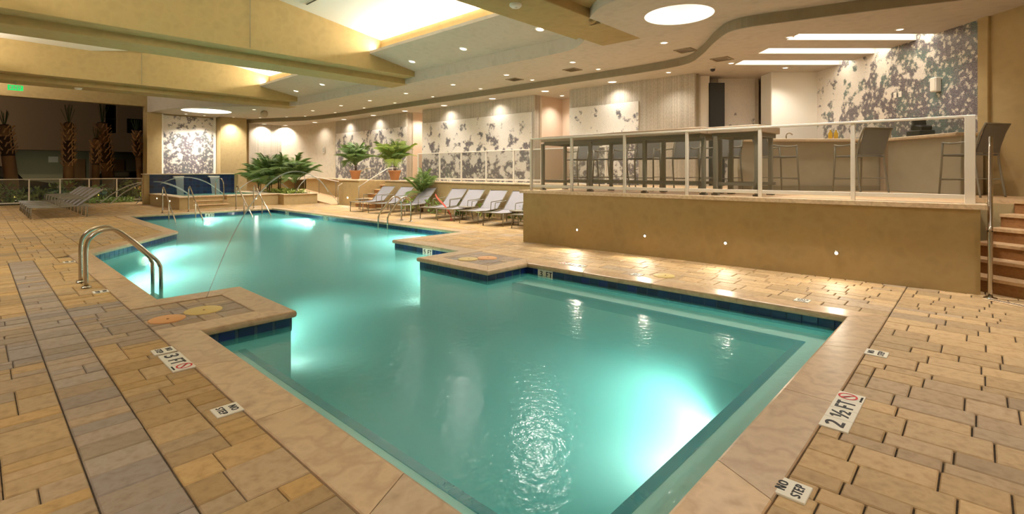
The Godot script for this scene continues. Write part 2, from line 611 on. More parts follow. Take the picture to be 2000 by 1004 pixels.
# deck rectangles: a0, a1, b0, b1, strips run along a (true) or b (false)
const DECK := [[0.70, 11.62, -3.0, 1.15, true], [5.64, 6.69, 1.15, 2.04, true], [11.62, 14.75, -3.0, 3.15, true], [14.75, 20.95, -3.0, 3.17, true], [20.95, 30.2, -3.0, 13.3, false], [-3.0, 0.69, -3.0, 9.4, false], [0.69, 9.0, 6.42, 8.4, false], [5.66, 6.79, 5.51, 6.42, false], [7.0, 9.0, 8.4, 11.5, false], [9.0, 20.95, 8.46, 11.5, false]]

func clip_diag(poly: Array) -> Array:   # keep what lies on the deck side of the slanted coping
	var outer := offset(POOL, 0.315)
	var p: Vector2 = outer[5]
	var q: Vector2 = outer[6]
	var d := (q - p).normalized()
	var nn := Vector2(d.y, -d.x)
	var out := []
	for i in poly.size():
		var u: Vector2 = poly[i]
		var v: Vector2 = poly[(i + 1) % poly.size()]
		var fu := nn.dot(u - p)
		var fv := nn.dot(v - p)
		if fu >= 0.0:
			out.append(u)
		if fu * fv < 0.0:
			out.append(u.lerp(v, fu / (fu - fv)))
	return out

func paver_piece(s: SurfaceTool, poly: Array, col: Color, h: float) -> void:
	s.set_color(col)
	var c := Vector2.ZERO
	for p in poly:
		c += p
	c /= poly.size()
	var n := poly.size()
	var top := []
	for p in poly:
		top.append(p + Vector2(-signf(p.x - c.x), -signf(p.y - c.y)) * 0.006)
	for i in n:
		var p: Vector2 = poly[i]
		var q: Vector2 = poly[(i + 1) % n]
		var tp: Vector2 = top[i]
		var tq: Vector2 = top[(i + 1) % n]
		var o := W((p.x + q.x) / 2 - c.x, (p.y + q.y) / 2 - c.y, 0)
		oq(s, W(p.x, p.y, h - 0.006), W(q.x, q.y, h - 0.006), W(tq.x, tq.y, h), W(tp.x, tp.y, h), o.normalized() + Vector3.UP)
		oq(s, W(p.x, p.y, -0.04), W(q.x, q.y, -0.04), W(q.x, q.y, h - 0.006), W(p.x, p.y, h - 0.006), o)
		if i >= 2:
			var t0: Vector2 = top[0]
			var t1: Vector2 = top[i - 1]
			var t2: Vector2 = top[i]
			tri(s, W(t0.x, t0.y, h), W(t1.x, t1.y, h), W(t2.x, t2.y, h), Vector3.UP)

func add_paver(list: Array, poly: Array, r: Array, nz: FastNoiseLite, grey_band: bool) -> void:
	var ct := Vector2.ZERO
	for q in poly:
		ct += q
	ct /= poly.size()
	var col := Color(0.46, 0.28, 0.095).lerp(Color(0.42, 0.285, 0.14), rng.randf())
	if ct.x < 0.75 or (ct.y > 6.3 and ct.x < 7.0):
		col = col.lerp(Color(0.56, 0.39, 0.21), 0.7)
	if grey_band or r[0] == 5.64 or r[0] == 5.66 or (ct.x > 5.4 and ct.x < 7.3 and ct.y < 1.2):
		col = col.lerp(Color(0.30, 0.245, 0.205), rng.randf_range(0.45, 1.0))
	elif nz.get_noise_2d(ct.x, ct.y) > 0.25:
		col = col.lerp(Color(0.33, 0.27, 0.22), rng.randf_range(0.0, 0.5))
	col = shade(col, rng.randf_range(0.76, 1.1))
	var area_ := absf((poly[1] - poly[0]).cross(poly[2] - poly[0]))
	var z := ct.x * cos(TH) + ct.y * sin(TH)
	var xx := -ct.x * sin(TH) + ct.y * cos(TH)
	var score := 0.0
	if z > 1.0:
		var px := 1000.0 + 980.0 * xx / z
		var py := 334.0 + 1470.0 / z
		if px > -20 and px < 2020 and py < 1020:
			score = area_ / (z * z * z)
	list.append([score, poly, col, rng.randf_range(-0.002, 0.003)])

func build_floor() -> void:
	var s := S()
	for r in DECK:
		if r[2] == 3.15:
			continue
		if r[0] == 11.62:
			prism(s, [Vector2(11.62, -3.0), Vector2(14.75, -3.0), Vector2(14.75, 3.3), Vector2(14.45, 3.3), Vector2(11.62, 1.2)], -0.3, -0.014)
		else:
			wbox(s, r[0] - 0.01, r[1] + 0.01, r[2] - 0.01, r[3] + 0.01, -0.3, -0.014)
	wbox(s, -6.0, 30.4, -6.0, -3.0, -0.3, -0.004)
	wbox(s, -6.0, -3.0, -3.0, 16.6, -0.3, -0.004)
	wbox(s, -3.0, -1.3, 9.4, 16.6, -0.3, -0.004)
	wbox(s, -1.3, 30.4, 13.3, 16.6, -0.3, -0.004)
	wbox(s, -1.3, 7.1, 9.4, 13.3, -0.3, -0.004)
	wbox(s, 7.1, 20.95, 11.5, 13.3, -0.3, -0.004)
	var root := struct("floor", s, M.joint, "pool deck of tan and grey stone pavers in mixed sizes")
	var nz := FastNoiseLite.new()
	nz.seed = 4
	nz.frequency = 0.35
	var list := []
	for r in DECK:
		var along: bool = r[4]
		var w0: float = r[2] if along else r[0]
		var w1: float = r[3] if along else r[1]
		var l0: float = r[0] if along else r[2]
		var l1: float = r[1] if along else r[3]
		if not along:
			var y := w0 * 0.0 + l0
			while y < l1 - 0.001:
				var cw: float = [0.125, 0.165, 0.215, 0.255][rng.randi_range(0, 3)]
				if y + cw > l1 - 0.09:
					cw = l1 - y
				var xx0 := w0 - rng.randf_range(0.0, 0.2)
				while xx0 < w1 - 0.001:
					var pl := rng.randf_range(0.17, 0.3) if cw < 0.14 else rng.randf_range(0.22, 0.44)
					var xx1 := xx0 + pl
					if xx1 > w1 - 0.1:
						xx1 = w1
					var e0 := maxf(xx0, w0)
					if xx1 - e0 > 0.05:
						add_paver(list, [Vector2(e0 + 0.0045, y + 0.0022), Vector2(xx1 - 0.0045, y + 0.0022), Vector2(xx1 - 0.0045, y + cw - 0.0022), Vector2(e0 + 0.0045, y + cw - 0.0022)], r, nz, false)
					xx0 = xx1
				y += cw
			continue
		var cuts := [w1]
		var x := w1
		if along and absf(w1 - 1.15) < 0.01 and r[0] < 5.0:
			cuts = [1.15, 0.68, 0.38, -0.1, -0.55, -1.0, -1.32, -1.8, -2.25, -2.6, -3.0]
		else:
			while x > w0 + 0.42:
				x -= [0.46, 0.31, 0.42, 0.5][rng.randi_range(0, 3)]
				cuts.append(x)
			if w1 - w0 < 0.42:
				cuts.append(w0)
			cuts[cuts.size() - 1] = w0
		for k in cuts.size() - 1:
			var c1: float = cuts[k]
			var c0: float = cuts[k + 1]
			var pos := l0
			while pos < l1 - 0.001:
				var wd := c1 - c0
				var ln: float = rng.randf_range(0.2, 0.34) if wd > 0.36 else rng.randf_range(0.11, 0.24)
				if pos + ln > l1 - 0.14:
					ln = l1 - pos
				var blocks := []     # [along from, along to, across from, across to] as shares
				var f: float = [0.4, 0.6, 0.36, 0.64][rng.randi_range(0, 3)]
				var e: float = [0.45, 0.55, 0.38, 0.62][rng.randi_range(0, 3)]
				if wd <= 0.36:
					blocks = [[0, 1, 0, 1]]
					if ln < 0.16 and rng.randf() < 0.4:
						blocks = [[0, 1, 0, f], [0, 1, f, 1]]
				else:
					match rng.randi_range(0, 4):
						0: blocks = [[0, e, 0, 1], [e, 1, 0, f], [e, 1, f, 1]]
						1: blocks = [[0, 1, 0, f], [0, e, f, 1], [e, 1, f, 1]]
						2: blocks = [[0, 1, f, 1], [0, e, 0, f], [e, 1, 0, f]]
						3: blocks = [[0, e, 0, f], [e, 1, 0, f], [0, 1 - e, f, 1], [1 - e, 1, f, 1]]
						4: blocks = [[0, 1, 0, f], [0, 1, f, 1]]
				for bl in blocks:
					var g0: float = c0 + wd * bl[2] + (0.0045 if bl[2] == 0 else 0.003)
					var g1: float = c0 + wd * bl[3] - (0.0045 if bl[3] == 1 else 0.003)
					var p0: float = pos + ln * bl[0] + 0.0025
					var p1: float = pos + ln * bl[1] - 0.0025
					var poly := [Vector2(p0, g0), Vector2(p1, g0), Vector2(p1, g1), Vector2(p0, g1)] if along else [Vector2(g0, p0), Vector2(g1, p0), Vector2(g1, p1), Vector2(g0, p1)]
					if r[0] == 11.62:
						poly = clip_diag(poly)
						if poly.size() < 3:
							continue
					add_paver(list, poly, r, nz, c0 > 0.3 and c1 < 0.7)
				pos += ln
	list.sort_custom(func(u, v): return u[0] > v[0])
	var rest := S()
	for i in list.size():
		if i < 300:
			var one := S()
			paver_piece(one, list[i][1], list[i][2], list[i][3])
			obj("paver", one, M.paver, root)
		else:
			paver_piece(rest, list[i][1], list[i][2], list[i][3])
	obj("far_pavers", rest, M.paver, root).set_meta("kind", "stuff")

# ------------------------------------------------------------------ walls and ceilings
func flat_panel(called: String, p: Vector3, q: Vector3, h0: float, h1: float, face: Vector3, thick: float, m: Material, parent: Node = self) -> MeshInstance3D:
	# upright slab whose front carries one picture; p is the left end seen from the front
	var s := S()
	var a := Vector3(p.x, h0, p.z)
	var b := Vector3(q.x, h0, q.z)
	var up := Vector3.UP * (h1 - h0)
	var f := face.normalized() * thick
	var uv := [Vector2(0, 1), Vector2(1, 1), Vector2(1, 0), Vector2(0, 0)]
	var v := [a + f, b + f, b + up + f, a + up + f]
	var w := [a, b, b + up, a + up]
	var order := [0, 2, 1, 0, 3, 2] if (v[1] - v[0]).cross(v[3] - v[0]).dot(face) > 0 else [0, 1, 2, 0, 2, 3]
	for i in order:
		s.set_uv(uv[i])
		s.add_vertex(v[i])
	for i in 4:
		var j := (i + 1) % 4
		s.set_uv(uv[i])
		oq(s, v[i], v[j], w[j], w[i], (v[i] + v[j]) / 2 - (v[0] + v[2]) / 2)
	return obj(called, s, m, parent)

func build_shell() -> void:
	# far wall with its opening to the night garden, spa niche and columns
	var s := S()
	wbox(s, 30.4, 30.8, -6.0, 5.8, 4.72, 6.7)
	wbox(s, 30.4, 30.8, 5.8, 16.6, 0.0, 6.7)
	wbox(s, 30.4, 30.8, -6.0, 5.8, -0.3, 0.03)
	struct("wall_far", s, M.stucco, "tan stucco end wall with a wide opening to the garden")
	for r in [[5.8, 6.42, 29.95], [8.98, 10.3, 29.7]]:
		s = S()
		wbox(s, r[2], 30.42, r[0], r[1], 0.0, 4.4, 0.015)
		struct("trim_2", s, M.stucco, "tan stucco pilaster beside the spa mural")
	s = S()
	for r in [[6.44, 6.56, 1.0, 4.4], [8.84, 8.96, 1.0, 4.4]]:
		wbox(s, 30.3, 30.42, r[0], r[1], r[2], r[3], 0.01)
	struct("trim_3", s, M.white, "white upright frame of the spa mural")
	s = S()
	wbox(s, 30.2, 30.42, 10.6, 14.4, 1.0, 4.2)
	struct("wall_back", s, M.reed, "beige reed-textured wall washed by lamps behind the planter palms")
	# right-hand terrace wall: three fields with alcoves between, and the rounded far end
	for r in [[5.73, 9.98], [11.5, 18.0], [19.15, 25.8]]:
		s = S()
		wbox(s, r[0], r[1], 13.5, 13.9, 1.0, 4.42, 0.01)
		struct("wall_right", s, M.reed, "beige reed-textured wall above the terrace")
	s = S(true)
	var pts := []
	for k in 11:
		var t := float(k) / 10
		var an := lerpf(0.0, PI / 2, t)
		pts.append(Vector2(25.8 + 4.4 * sin(an), 13.5 - 1.1 * (1.0 - cos(an)) - 0.0))
	for k in 10:
		var p: Vector2 = pts[k]
		var q: Vector2 = pts[k + 1]
		oq(s, W(p.x, p.y, 1.0), W(q.x, q.y, 1.0), W(q.x, q.y, 4.3), W(p.x, p.y, 4.3), W(-0.3, -1, 0))
		oq(s, W(p.x, p.y + 0.3, 1.0), W(q.x, q.y + 0.3, 1.0), W(q.x, q.y + 0.3, 4.3), W(p.x, p.y + 0.3, 4.3), W(0.3, 1, 0))
	struct("wall_corner", s, M.cream, "pale rounded wall at the far end of the terrace")
	s = S()
	wbox(s, 9.9, 11.6, 15.0, 15.2, 1.0, 4.4)
	wbox(s, 9.98, 10.1, 13.8, 15.1, 1.0, 4.4)
	wbox(s, 11.42, 11.54, 13.8, 15.1, 1.0, 4.4)
	wbox(s, 17.9, 19.25, 14.6, 14.8, 1.0, 4.4)
	wbox(s, 17.96, 18.06, 13.8, 14.7, 1.0, 4.4)
	wbox(s, 19.1, 19.2, 13.8, 14.7, 1.0, 4.4)
	struct("wall_alcove", s, M.peach, "peach-coloured alcoves between the mural walls")
	# outer walls
	s = S()
	wbox(s, -6.3, 30.8, 16.6, 16.9, -0.3, 6.7)
	struct("wall_outer", s, M.cream)
	s = S()
	wbox(s, -6.3, -6.0, -6.0, 16.9, -0.3, 6.7)
	struct("wall_near", s, M.stucco)
	s = S()
	wbox(s, -6.3, 30.8, -6.3, -6.0, -0.3, 6.7)
	struct("wall_left", s, M.stucco)
	s = S()
	wbox(s, -6.3, 30.8, -6.3, 16.9, 6.7, 6.9)
	struct("ceiling", s, M.white)
	# bar corner walls
	s = S()
	bx(s, CW(8.45, 5.4, 2.7), Vector3(0.3, 3.6, 6.7), Basis(Vector3.UP, -TH), 0.0)
	struct("wall_bar_side", s, M.stucco, "plain tan stucco wall at the right above the stairs")
	s = S()
	bx(s, CW(8.36, 8.8, 2.7), Vector3(0.22, 3.3, 0.2), Basis(Vector3.UP, -TH), 0.01)
	struct("trim_4", s, M.stucco, "tan upright edge beside the bar mural")
	s = S()
	bx(s, CW(8.5, 11.3, 2.7), Vector3(0.3, 3.4, 5.2), Basis(Vector3.UP, -TH), 0.0)
	struct("wall_bar_back", s, M.cream)
	s = S()
	bx(s, CW(7.69, 13.95, 2.65), Vector3(1.26, 3.3, 0.6), Basis(Vector3.UP, -TH), 0.02)
	struct("wall_pier", s, M.white, "bright white pier at the end of the bar mural")
	s = S()
	bx(s, CW(6.5, 14.75, 2.65), Vector3(1.4, 3.3, 0.2), Basis(Vector3.UP, -TH), 0.0)
	struct("wall_bar_end", s, M.cream)
	s = S()
	bx(s, CW(5.36, 14.25, 2.65), Vector3(0.46, 3.3, 0.12), Basis(Vector3.UP, -TH), 0.0)
	struct("wall_bar_return", s, M.white, "narrow white wall beside the dark niche")
	s = S()
	bx(s, CW(5.1, 14.0, 2.65), Vector3(0.12, 3.3, 0.3), Basis(Vector3.UP, -TH), 0.0)
	struct("trim_5", s, M.fascia, "taupe upright edge at the end of the reed wall")

func build_murals() -> void:
	var g := "mosaic murals of pale blossoms"
	tag(flat_panel("mosaic_mural", W(30.38, 6.56, 0), W(30.38, 8.84, 0), 1.0, 4.35, W(-1, 0, 0), 0.03, M.mural_spa), "tall narrow white and grey blossom mosaic behind the spa", "mural", g)
	tag(flat_panel("mosaic_mural", W(25.7, 13.5, 0), W(19.16, 13.5, 0), 1.08, 3.53, W(0, -1, 0), 0.03, M.mural_1), "grey blossom mosaic behind the two terracotta pots", "mural", g)
	tag(flat_panel("mosaic_mural", W(17.98, 13.5, 0), W(11.6, 13.5, 0), 1.08, 3.6, W(0, -1, 0), 0.03, M.mural_2), "wide white and grey blossom mosaic behind the terrace glass railing", "mural", g)
	tag(flat_panel("mosaic_mural", W(9.96, 13.5, 0), W(7.42, 13.5, 0), 1.08, 3.58, W(0, -1, 0), 0.03, M.mural_3), "mostly white mosaic on the reed wall beyond the bar tables", "mural", g)
	tag(flat_panel("mosaic_mural", CW(6.0, 14.65, 0), CW(7.08, 14.65, 0), 1.08, 4.19, CW(0, -1, 0), 0.03, M.mural_4), "cream mosaic with a single grey spray beside the white pier", "mural", g)
	tag(flat_panel("mosaic_mural", CW(8.35, 13.7, 0), CW(8.35, 8.9, 0), 1.08, 4.3, CW(-1, 0, 0), 0.05, M.mural_bar), "large plum and teal mosaic with white petals behind the bar", "mural", g)

func smooth2(pts: Array, n := 6) -> Array:
	return curve(pts, n)

func csg_slab(edge: Array, h0: float, h1: float, m: Material, cutters: Array) -> void:
	var root := CSGCombiner3D.new()
	root.name = numbered("ceiling")
	root.set_meta("kind", "structure")
	add_child(root)
	var poly := PackedVector2Array()
	for p in edge:
		poly.append(Vector2(p.y, -p.x))
	poly.append(Vector2(16.6, -30.4))
	poly.append(Vector2(16.6, 6.0))
	var c := CSGPolygon3D.new()
	c.name = "slab"
	c.polygon = poly
	c.depth = h1 - h0
	c.rotation.x = PI / 2
	c.position.y = h0
	c.material = m
	root.add_child(c)
	for k in cutters:
		k.operation = CSGShape3D.OPERATION_SUBTRACTION
		root.add_child(k, true)
	root.set_meta("label", "curved cream plaster soffit over the terrace" if h0 > 4.3 else "lower cream soffit over the bar and terrace")

func s2_band(edge: Array) -> void:
	var s := S()
	for i in edge.size() - 1:
		var p: Vector2 = edge[i]
		var q: Vector2 = edge[i + 1]
		var d := (q - p).normalized()
		var n := Vector2(d.y, -d.x) * 0.014
		oq(s, W(p.x + n.x, p.y + n.y, 4.2), W(q.x + n.x, q.y + n.y, 4.2), W(q.x + n.x, q.y + n.y, 4.4), W(p.x + n.x, p.y + n.y, 4.4), W(n.x, n.y, 0))
		oq(s, W(p.x, p.y, 4.2), W(q.x, q.y, 4.2), W(q.x + n.x, q.y + n.y, 4.2), W(p.x + n.x, p.y + n.y, 4.2), Vector3.DOWN)
	struct("trim_9", s, M.fascia, "taupe painted band on the curved soffit step")

func build_ceiling() -> void:
	var e1 := smooth2([Vector2(-6, 8.4), Vector2(-1, 7.6), Vector2(2.5, 7.2), Vector2(4.5, 7.42), Vector2(5.4, 7.95), Vector2(6.1, 8.9), Vector2(7.2, 9.75), Vector2(9, 9.8)], 8)
	e1.append_array(smooth2([Vector2(20.5, 9.85), Vector2(22.6, 9.6), Vector2(23.9, 8.5), Vector2(25.7, 7.1), Vector2(27.9, 6.15), Vector2(30.4, 5.9)], 8))
	var cut := []
	for r in [[4.1, 8.95, 0.62], [27.4, 7.7, 1.05]]:
		var c := CSGCylinder3D.new()
		c.name = "opening"
		c.radius = r[2]
		c.height = 1.5
		c.sides = 48
		c.position = W(r[0], r[1], 4.4)
		c.material = M.white
		cut.append(c)
	csg_slab(e1, 4.4, 5.5, M.soffit, cut)
	var e2 := smooth2([Vector2(-6, 12.6), Vector2(-1.5, 11.2), Vector2(0.6, 10.5), Vector2(2.4, 10.05), Vector2(3.4, 9.92), Vector2(4.0, 10.5), Vector2(4.7, 11.5), Vector2(5.5, 12.3), Vector2(7, 12.5)], 8)
	e2.append_array(smooth2([Vector2(23, 12.5), Vector2(26, 12.15), Vector2(28.3, 11.2), Vector2(29.4, 10.75), Vector2(30.4, 10.5)], 8))
	cut = []
	for r in [[9.84, 10.3], [11.0, 11.48], [12.2, 12.7]]:
		var c := CSGBox3D.new()
		c.name = "slot"
		c.size = Vector3(2.7, 0.36, r[1] - r[0])
		c.transform = Transform3D(Basis(Vector3.UP, -TH), CW(6.98, (r[0] + r[1]) / 2, 4.19))
		c.material = M.white
		cut.append(c)
	csg_slab(e2, 4.19, 4.41, M.soffit, cut)
	s2_band(e2)
	# luminous panels of the round and slotted light wells
	for r in [[4.1, 8.95, 0.6, "large round ceiling light set in the soffit near the bar", 6.0], [27.4, 7.7, 1.03, "wide round ceiling light set in the soffit over the spa", 9.0]]:
		var t := thing("round_ceiling_light", r[3], "ceiling light", W(r[0], r[1], 4.95), 0.0, "round ceiling lights")
		var s := S(true)
		lathe(s, [Vector2(0, 0.06), Vector2(r[2], 0.06), Vector2(r[2], 0.0), Vector2(0, -0.005)], Vector3.ZERO, 40)
		obj("lamp_diffuser", s, M.lamp_white, t)
		area(t, Vector3(0, -0.04, 0), Vector3.DOWN, Vector2(r[2] * 1.4, r[2] * 1.4), r[4], Color(1, 0.97, 0.92))
	var k := 0
	for r in [[9.84, 10.3], [11.0, 11.48], [12.2, 12.7]]:
		var t := thing("slot_ceiling_light", "%s long slot light in the low bar ceiling" % ["nearest", "middle", "farthest"][k], "ceiling light", CW(6.98, (r[0] + r[1]) / 2, 4.365), -TH, "slot lights over the bar")
		var s := S()
		bx(s, Vector3.ZERO, Vector3(2.66, 0.02, r[1] - r[0] - 0.03))
		obj("lamp_diffuser", s, M.lamp_slot, t)
		area(t, Vector3(0, -0.03, 0), Vector3.DOWN, Vector2(2.5, 0.4), 2.4, Color(1, 0.965, 0.9), Vector3.RIGHT)
		k += 1
	# box girders across the pool, each with a narrower rib below
	var n := 0
	for a in [-2.2, 6.0 - 0.1, 14.53, 23.05]:
		var s := S()
		wbox(s, a - 1.03, a + 1.03, -6.0, 10.4, 4.58, 6.7, 0.01)
		wbox(s, a - 0.49, a + 0.5, -6.0, 9.95, 4.40, 4.6, 0.01)
		struct("ceiling_beam", s, M.beam, "deep tan ceiling girder crossing the pool hall, %s" % ["behind the camera", "nearest the camera", "in the middle", "farthest away"][n])
		n += 1
	# pitched white bays between the girders, with dropped side panels and light coves
	var prof := [Vector2(-1.0, 5.62), Vector2(2.7, 5.57), Vector2(5.3, 6.03), Vector2(8.56, 5.52)]
	var bays := [[-6.0, -3.23], [-1.17, 4.87], [6.93, 13.5], [15.56, 22.02], [24.08, 30.4]]
	for r in bays:
		var s := S()
		for i in prof.size() - 1:
			var p: Vector2 = prof[i]
			var q: Vector2 = prof[i + 1]
			oq(s, W(r[0], p.x, p.y), W(r[1], p.x, p.y), W(r[1], q.x, q.y), W(r[0], q.x, q.y), Vector3.DOWN)
			oq(s, W(r[0], p.x, p.y + 0.12), W(r[1], p.x, p.y + 0.12), W(r[1], q.x, q.y + 0.12), W(r[0], q.x, q.y + 0.12), Vector3.UP)
		struct("ceiling", s, M.white, "white pitched ceiling panel between the girders")
		s = S()
		wbox(s, r[0], r[1], 8.56, 8.66, 5.18, 5.66)
		wbox(s, r[0], r[1], -1.12, -1.0, 5.18, 5.76)
		struct("trim_6", s, M.beam, "tan cove upstand at the edge of the white ceiling")
		s = S()
		for sd in [[8.16, 10.3, 5.05, 4.66], [-0.6, -6.0, 5.05, 4.2]]:
			var p0 := W(r[0], sd[0], sd[2])
			var p1 := W(r[1], sd[0], sd[2])
			var q0 := W(r[0], sd[1], sd[3])
			var q1 := W(r[1], sd[1], sd[3])
			var up := Vector3.UP * 0.08
			oq(s, p0, p1, q1, q0, Vector3.DOWN)
			oq(s, p0 + up, p1 + up, q1 + up, q0 + up, Vector3.UP)
			oq(s, p0, p1, p1 + up, p0 + up, Vector3(-signf(sd[1] - sd[0]), 0, 0))
		struct("ceiling", s, M.soffit, "sloping cream ceiling panel with recessed lamps along the pool side")

func build_lights() -> void:
	# strips of cove light behind the dropped panels
	var bays := [[-1.17, 4.87], [6.93, 13.5], [15.56, 22.02], [24.08, 30.4]]
	var names := ["over the near deck", "in the nearest full bay", "in the middle bay", "in the far bay"]
	for i in 4:
		var r: Array = bays[i]
		var L: float = r[1] - r[0] - 0.1
		for sd in [[8.36, "right", -1.0, 44.0], [-0.8, "left", 1.0, 34.0]]:
			var t := thing("cove_light", "warm cove light strip along the %s panel %s" % [sd[1], names[i]], "cove light", W((r[0] + r[1]) / 2, sd[0], 5.15), 0.0, "cove light strips")
			var s := S()
			bx(s, Vector3.ZERO, Vector3(0.06, 0.03, L))
			obj("lamp_strip", s, M.lamp_warm, t)
			area(t, Vector3(0, 0.03, 0), Vector3(0.75 * sd[2], 0.65, 0), Vector2(L, 0.06), sd[3], Color(1.0, 0.955, 0.88))
	var row1 := [[5.21, 10.62], [7.92, 10.86], [10.43, 10.94], [12.91, 10.95], [15.64, 10.98], [18.32, 11.08], [20.68, 11.08], [23.42, 11.09], [25.0, 9.0]]
	for i in row1.size():
		downlight(W(row1[i][0], row1[i][1], 4.4), "recessed downlight, %s from the bar in the soffit row over the deck" % nth(i), "downlights in the soffit row over the deck", 9.5)
	var row2 := [[7.93, 12.1], [10.4, 12.1], [12.84, 12.15], [15.6, 12.2], [18.19, 12.2], [20.65, 12.2], [23.35, 12.2], [26.0, 11.9], [27.1, 11.4], [28.6, 10.6], [29.3, 9.5], [29.5, 7.35], [29.6, 8.2]]
	for i in row2.size():
		downlight(W(row2[i][0], row2[i][1], 4.4), "small recessed downlight, number %d from the bar in the row along the soffit step" % (i + 1) if i > 11 else "small recessed downlight, %s from the bar along the soffit step" % nth(i), "downlights along the soffit step", 22.0 if i > 9 else 11.0, 55.0, 0.055)
	var wash := [[8.1, 13.12], [10.69, 13.1], [13.23, 13.12], [16.06, 13.14], [18.8, 13.14], [21.4, 13.14], [24.23, 13.14], [26.9, 12.85], [29.9, 12.5], [29.9, 11.3]]
	for i in wash.size():
		var far: bool = i > 7
		downlight(W(wash[i][0], wash[i][1], 4.19), "wall-washing lamp, %s from the bar above the mural walls" % nth(i), "wall-washing lamps above the murals", 14.0 if far else 3.6, 68.0, 0.12, Vector3(0.0 if far else 0.1, -1, -0.12 if far else 0.0), "lamp_white")
	downlight(W(10.9, 14.3, 4.19), "recessed downlight inside the peach alcove", "", 5.0)
	downlight(W(18.6, 14.1, 4.19), "recessed downlight inside the narrow alcove behind the terrace", "", 7.0)
	var pan := [[12.74, 9.17], [10.38, 9.17], [7.63, 9.15], [20.95, 9.2], [18.63, 9.2], [16.3, 9.2], [27.0, 9.0]]
	for i in pan.size():
		var t := downlight(W(pan[i][0], pan[i][1], 5.05 - 0.182 * (pan[i][1] - 8.16) - 0.004), "oval-looking downlight in the sloping panel, %s" % ["closest to the middle girder", "halfway along the near bay", "beside the nearest girder", "closest to the far girder", "halfway along the middle bay", "just behind the middle girder", "in the far bay"][i], "downlights in the sloping panels", 18.0, 65.0, 0.09)
		t.rotation.z = -0.18
	var bl := [[4.53, 12.86, "by the reed wall end"], [2.79, 11.16, "left of the near slot light"], [1.11, 11.97, "right above the bar stools"], [3.7, 14.39, "in front of the white pier"], [6.2, 12.9, "over the far bar tables"]]
	for r in bl:
		downlight(W(r[0], r[1], 4.19), "small downlight in the low bar ceiling %s" % r[2], "downlights over the bar", 3.8, 60.0, 0.055)
	# unseen downlights added beyond the frame to brighten the near right deck
	for r in [[2.9, 7.75, "above the platform wall", 15.0], [1.2, 7.85, "above the right pool corner", 13.0], [-0.6, 8.1, "above the foot of the stairs", 10.0]]:
		downlight(W(r[0], r[1], 4.4), "added unseen soffit downlight %s" % r[2], "added downlights in the soffit over the stairs", r[3], 68.0)
	var back := [[-4.6, 3.0, "behind the camera at the middle"], [-4.6, -2.0, "behind the camera at the left"], [2.0, -2.6, "over the left deck"], [10.0, -2.6, "over the left deck farther on"], [18.5, -2.6, "over the left deck by the loungers"], [26.0, -2.6, "over the left deck by the garden"]]  # unseen lamps added outside the frame to light the hall
	for r in back:
		downlight(W(r[0], r[1], 5.05 + 0.157 * (r[1] + 0.6) - 0.02 if r[1] < 0 else 5.9 - 0.3), "added unseen downlight %s" % r[2], "added unseen downlights out over the left deck", 25.0 if r[0] == 2.0 else 42.0, 70.0, 0.09)
	# underwater lights; those in peninsulas and slanted wall are added to brighten the water
	for r in [[1.375, 3.85, -0.5, 1, 0, "bright underwater pool light in the near end wall", 15.0], [9.9, 1.43, -0.45, 0, 1, "underwater pool light in the left wall by the ladder", 30.0], [17.2, 8.18, -0.35, 0, -1, "underwater pool light in the long right wall", 50.0], [20.6, 5.8, -0.4, -1, 0, "underwater pool light in the far wall", 36.0], [13.2, 2.52, -0.45, -0.6, 0.8, "added underwater pool light in the slanted left wall", 30.0], [10.5, 8.18, -0.4, 0, -1, "underwater pool light in the right wall beyond the peninsula", 50.0], [6.2, 2.39, -0.5, 0, 1, "added unseen underwater pool light in the side of the left peninsula", 7.0], [7.14, 5.7, -0.5, 1, -0.3, "added unseen underwater pool light behind the right peninsula", 12.0]]:
		var d := W(r[3], r[4], 0).normalized()
		var t := thing("pool_light", r[5], "pool light", W(r[0], r[1], r[2]), 0.0, "underwater pool lights")
		var s := S(true)
		lathe(s, [Vector2(0.1, -0.02), Vector2(0.1, 0.02), Vector2(0, 0.03)], Vector3.ZERO, 20)
		var o := obj("lamp_lens", s, M.lamp_pool, t)
		o.basis = Basis(d.cross(Vector3.UP), d, Vector3.UP)
		spot(t, d * 0.06, d + Vector3.DOWN * 0.35, r[6], 84.0, Color(1.0, 1.0, 0.93), 0.1)

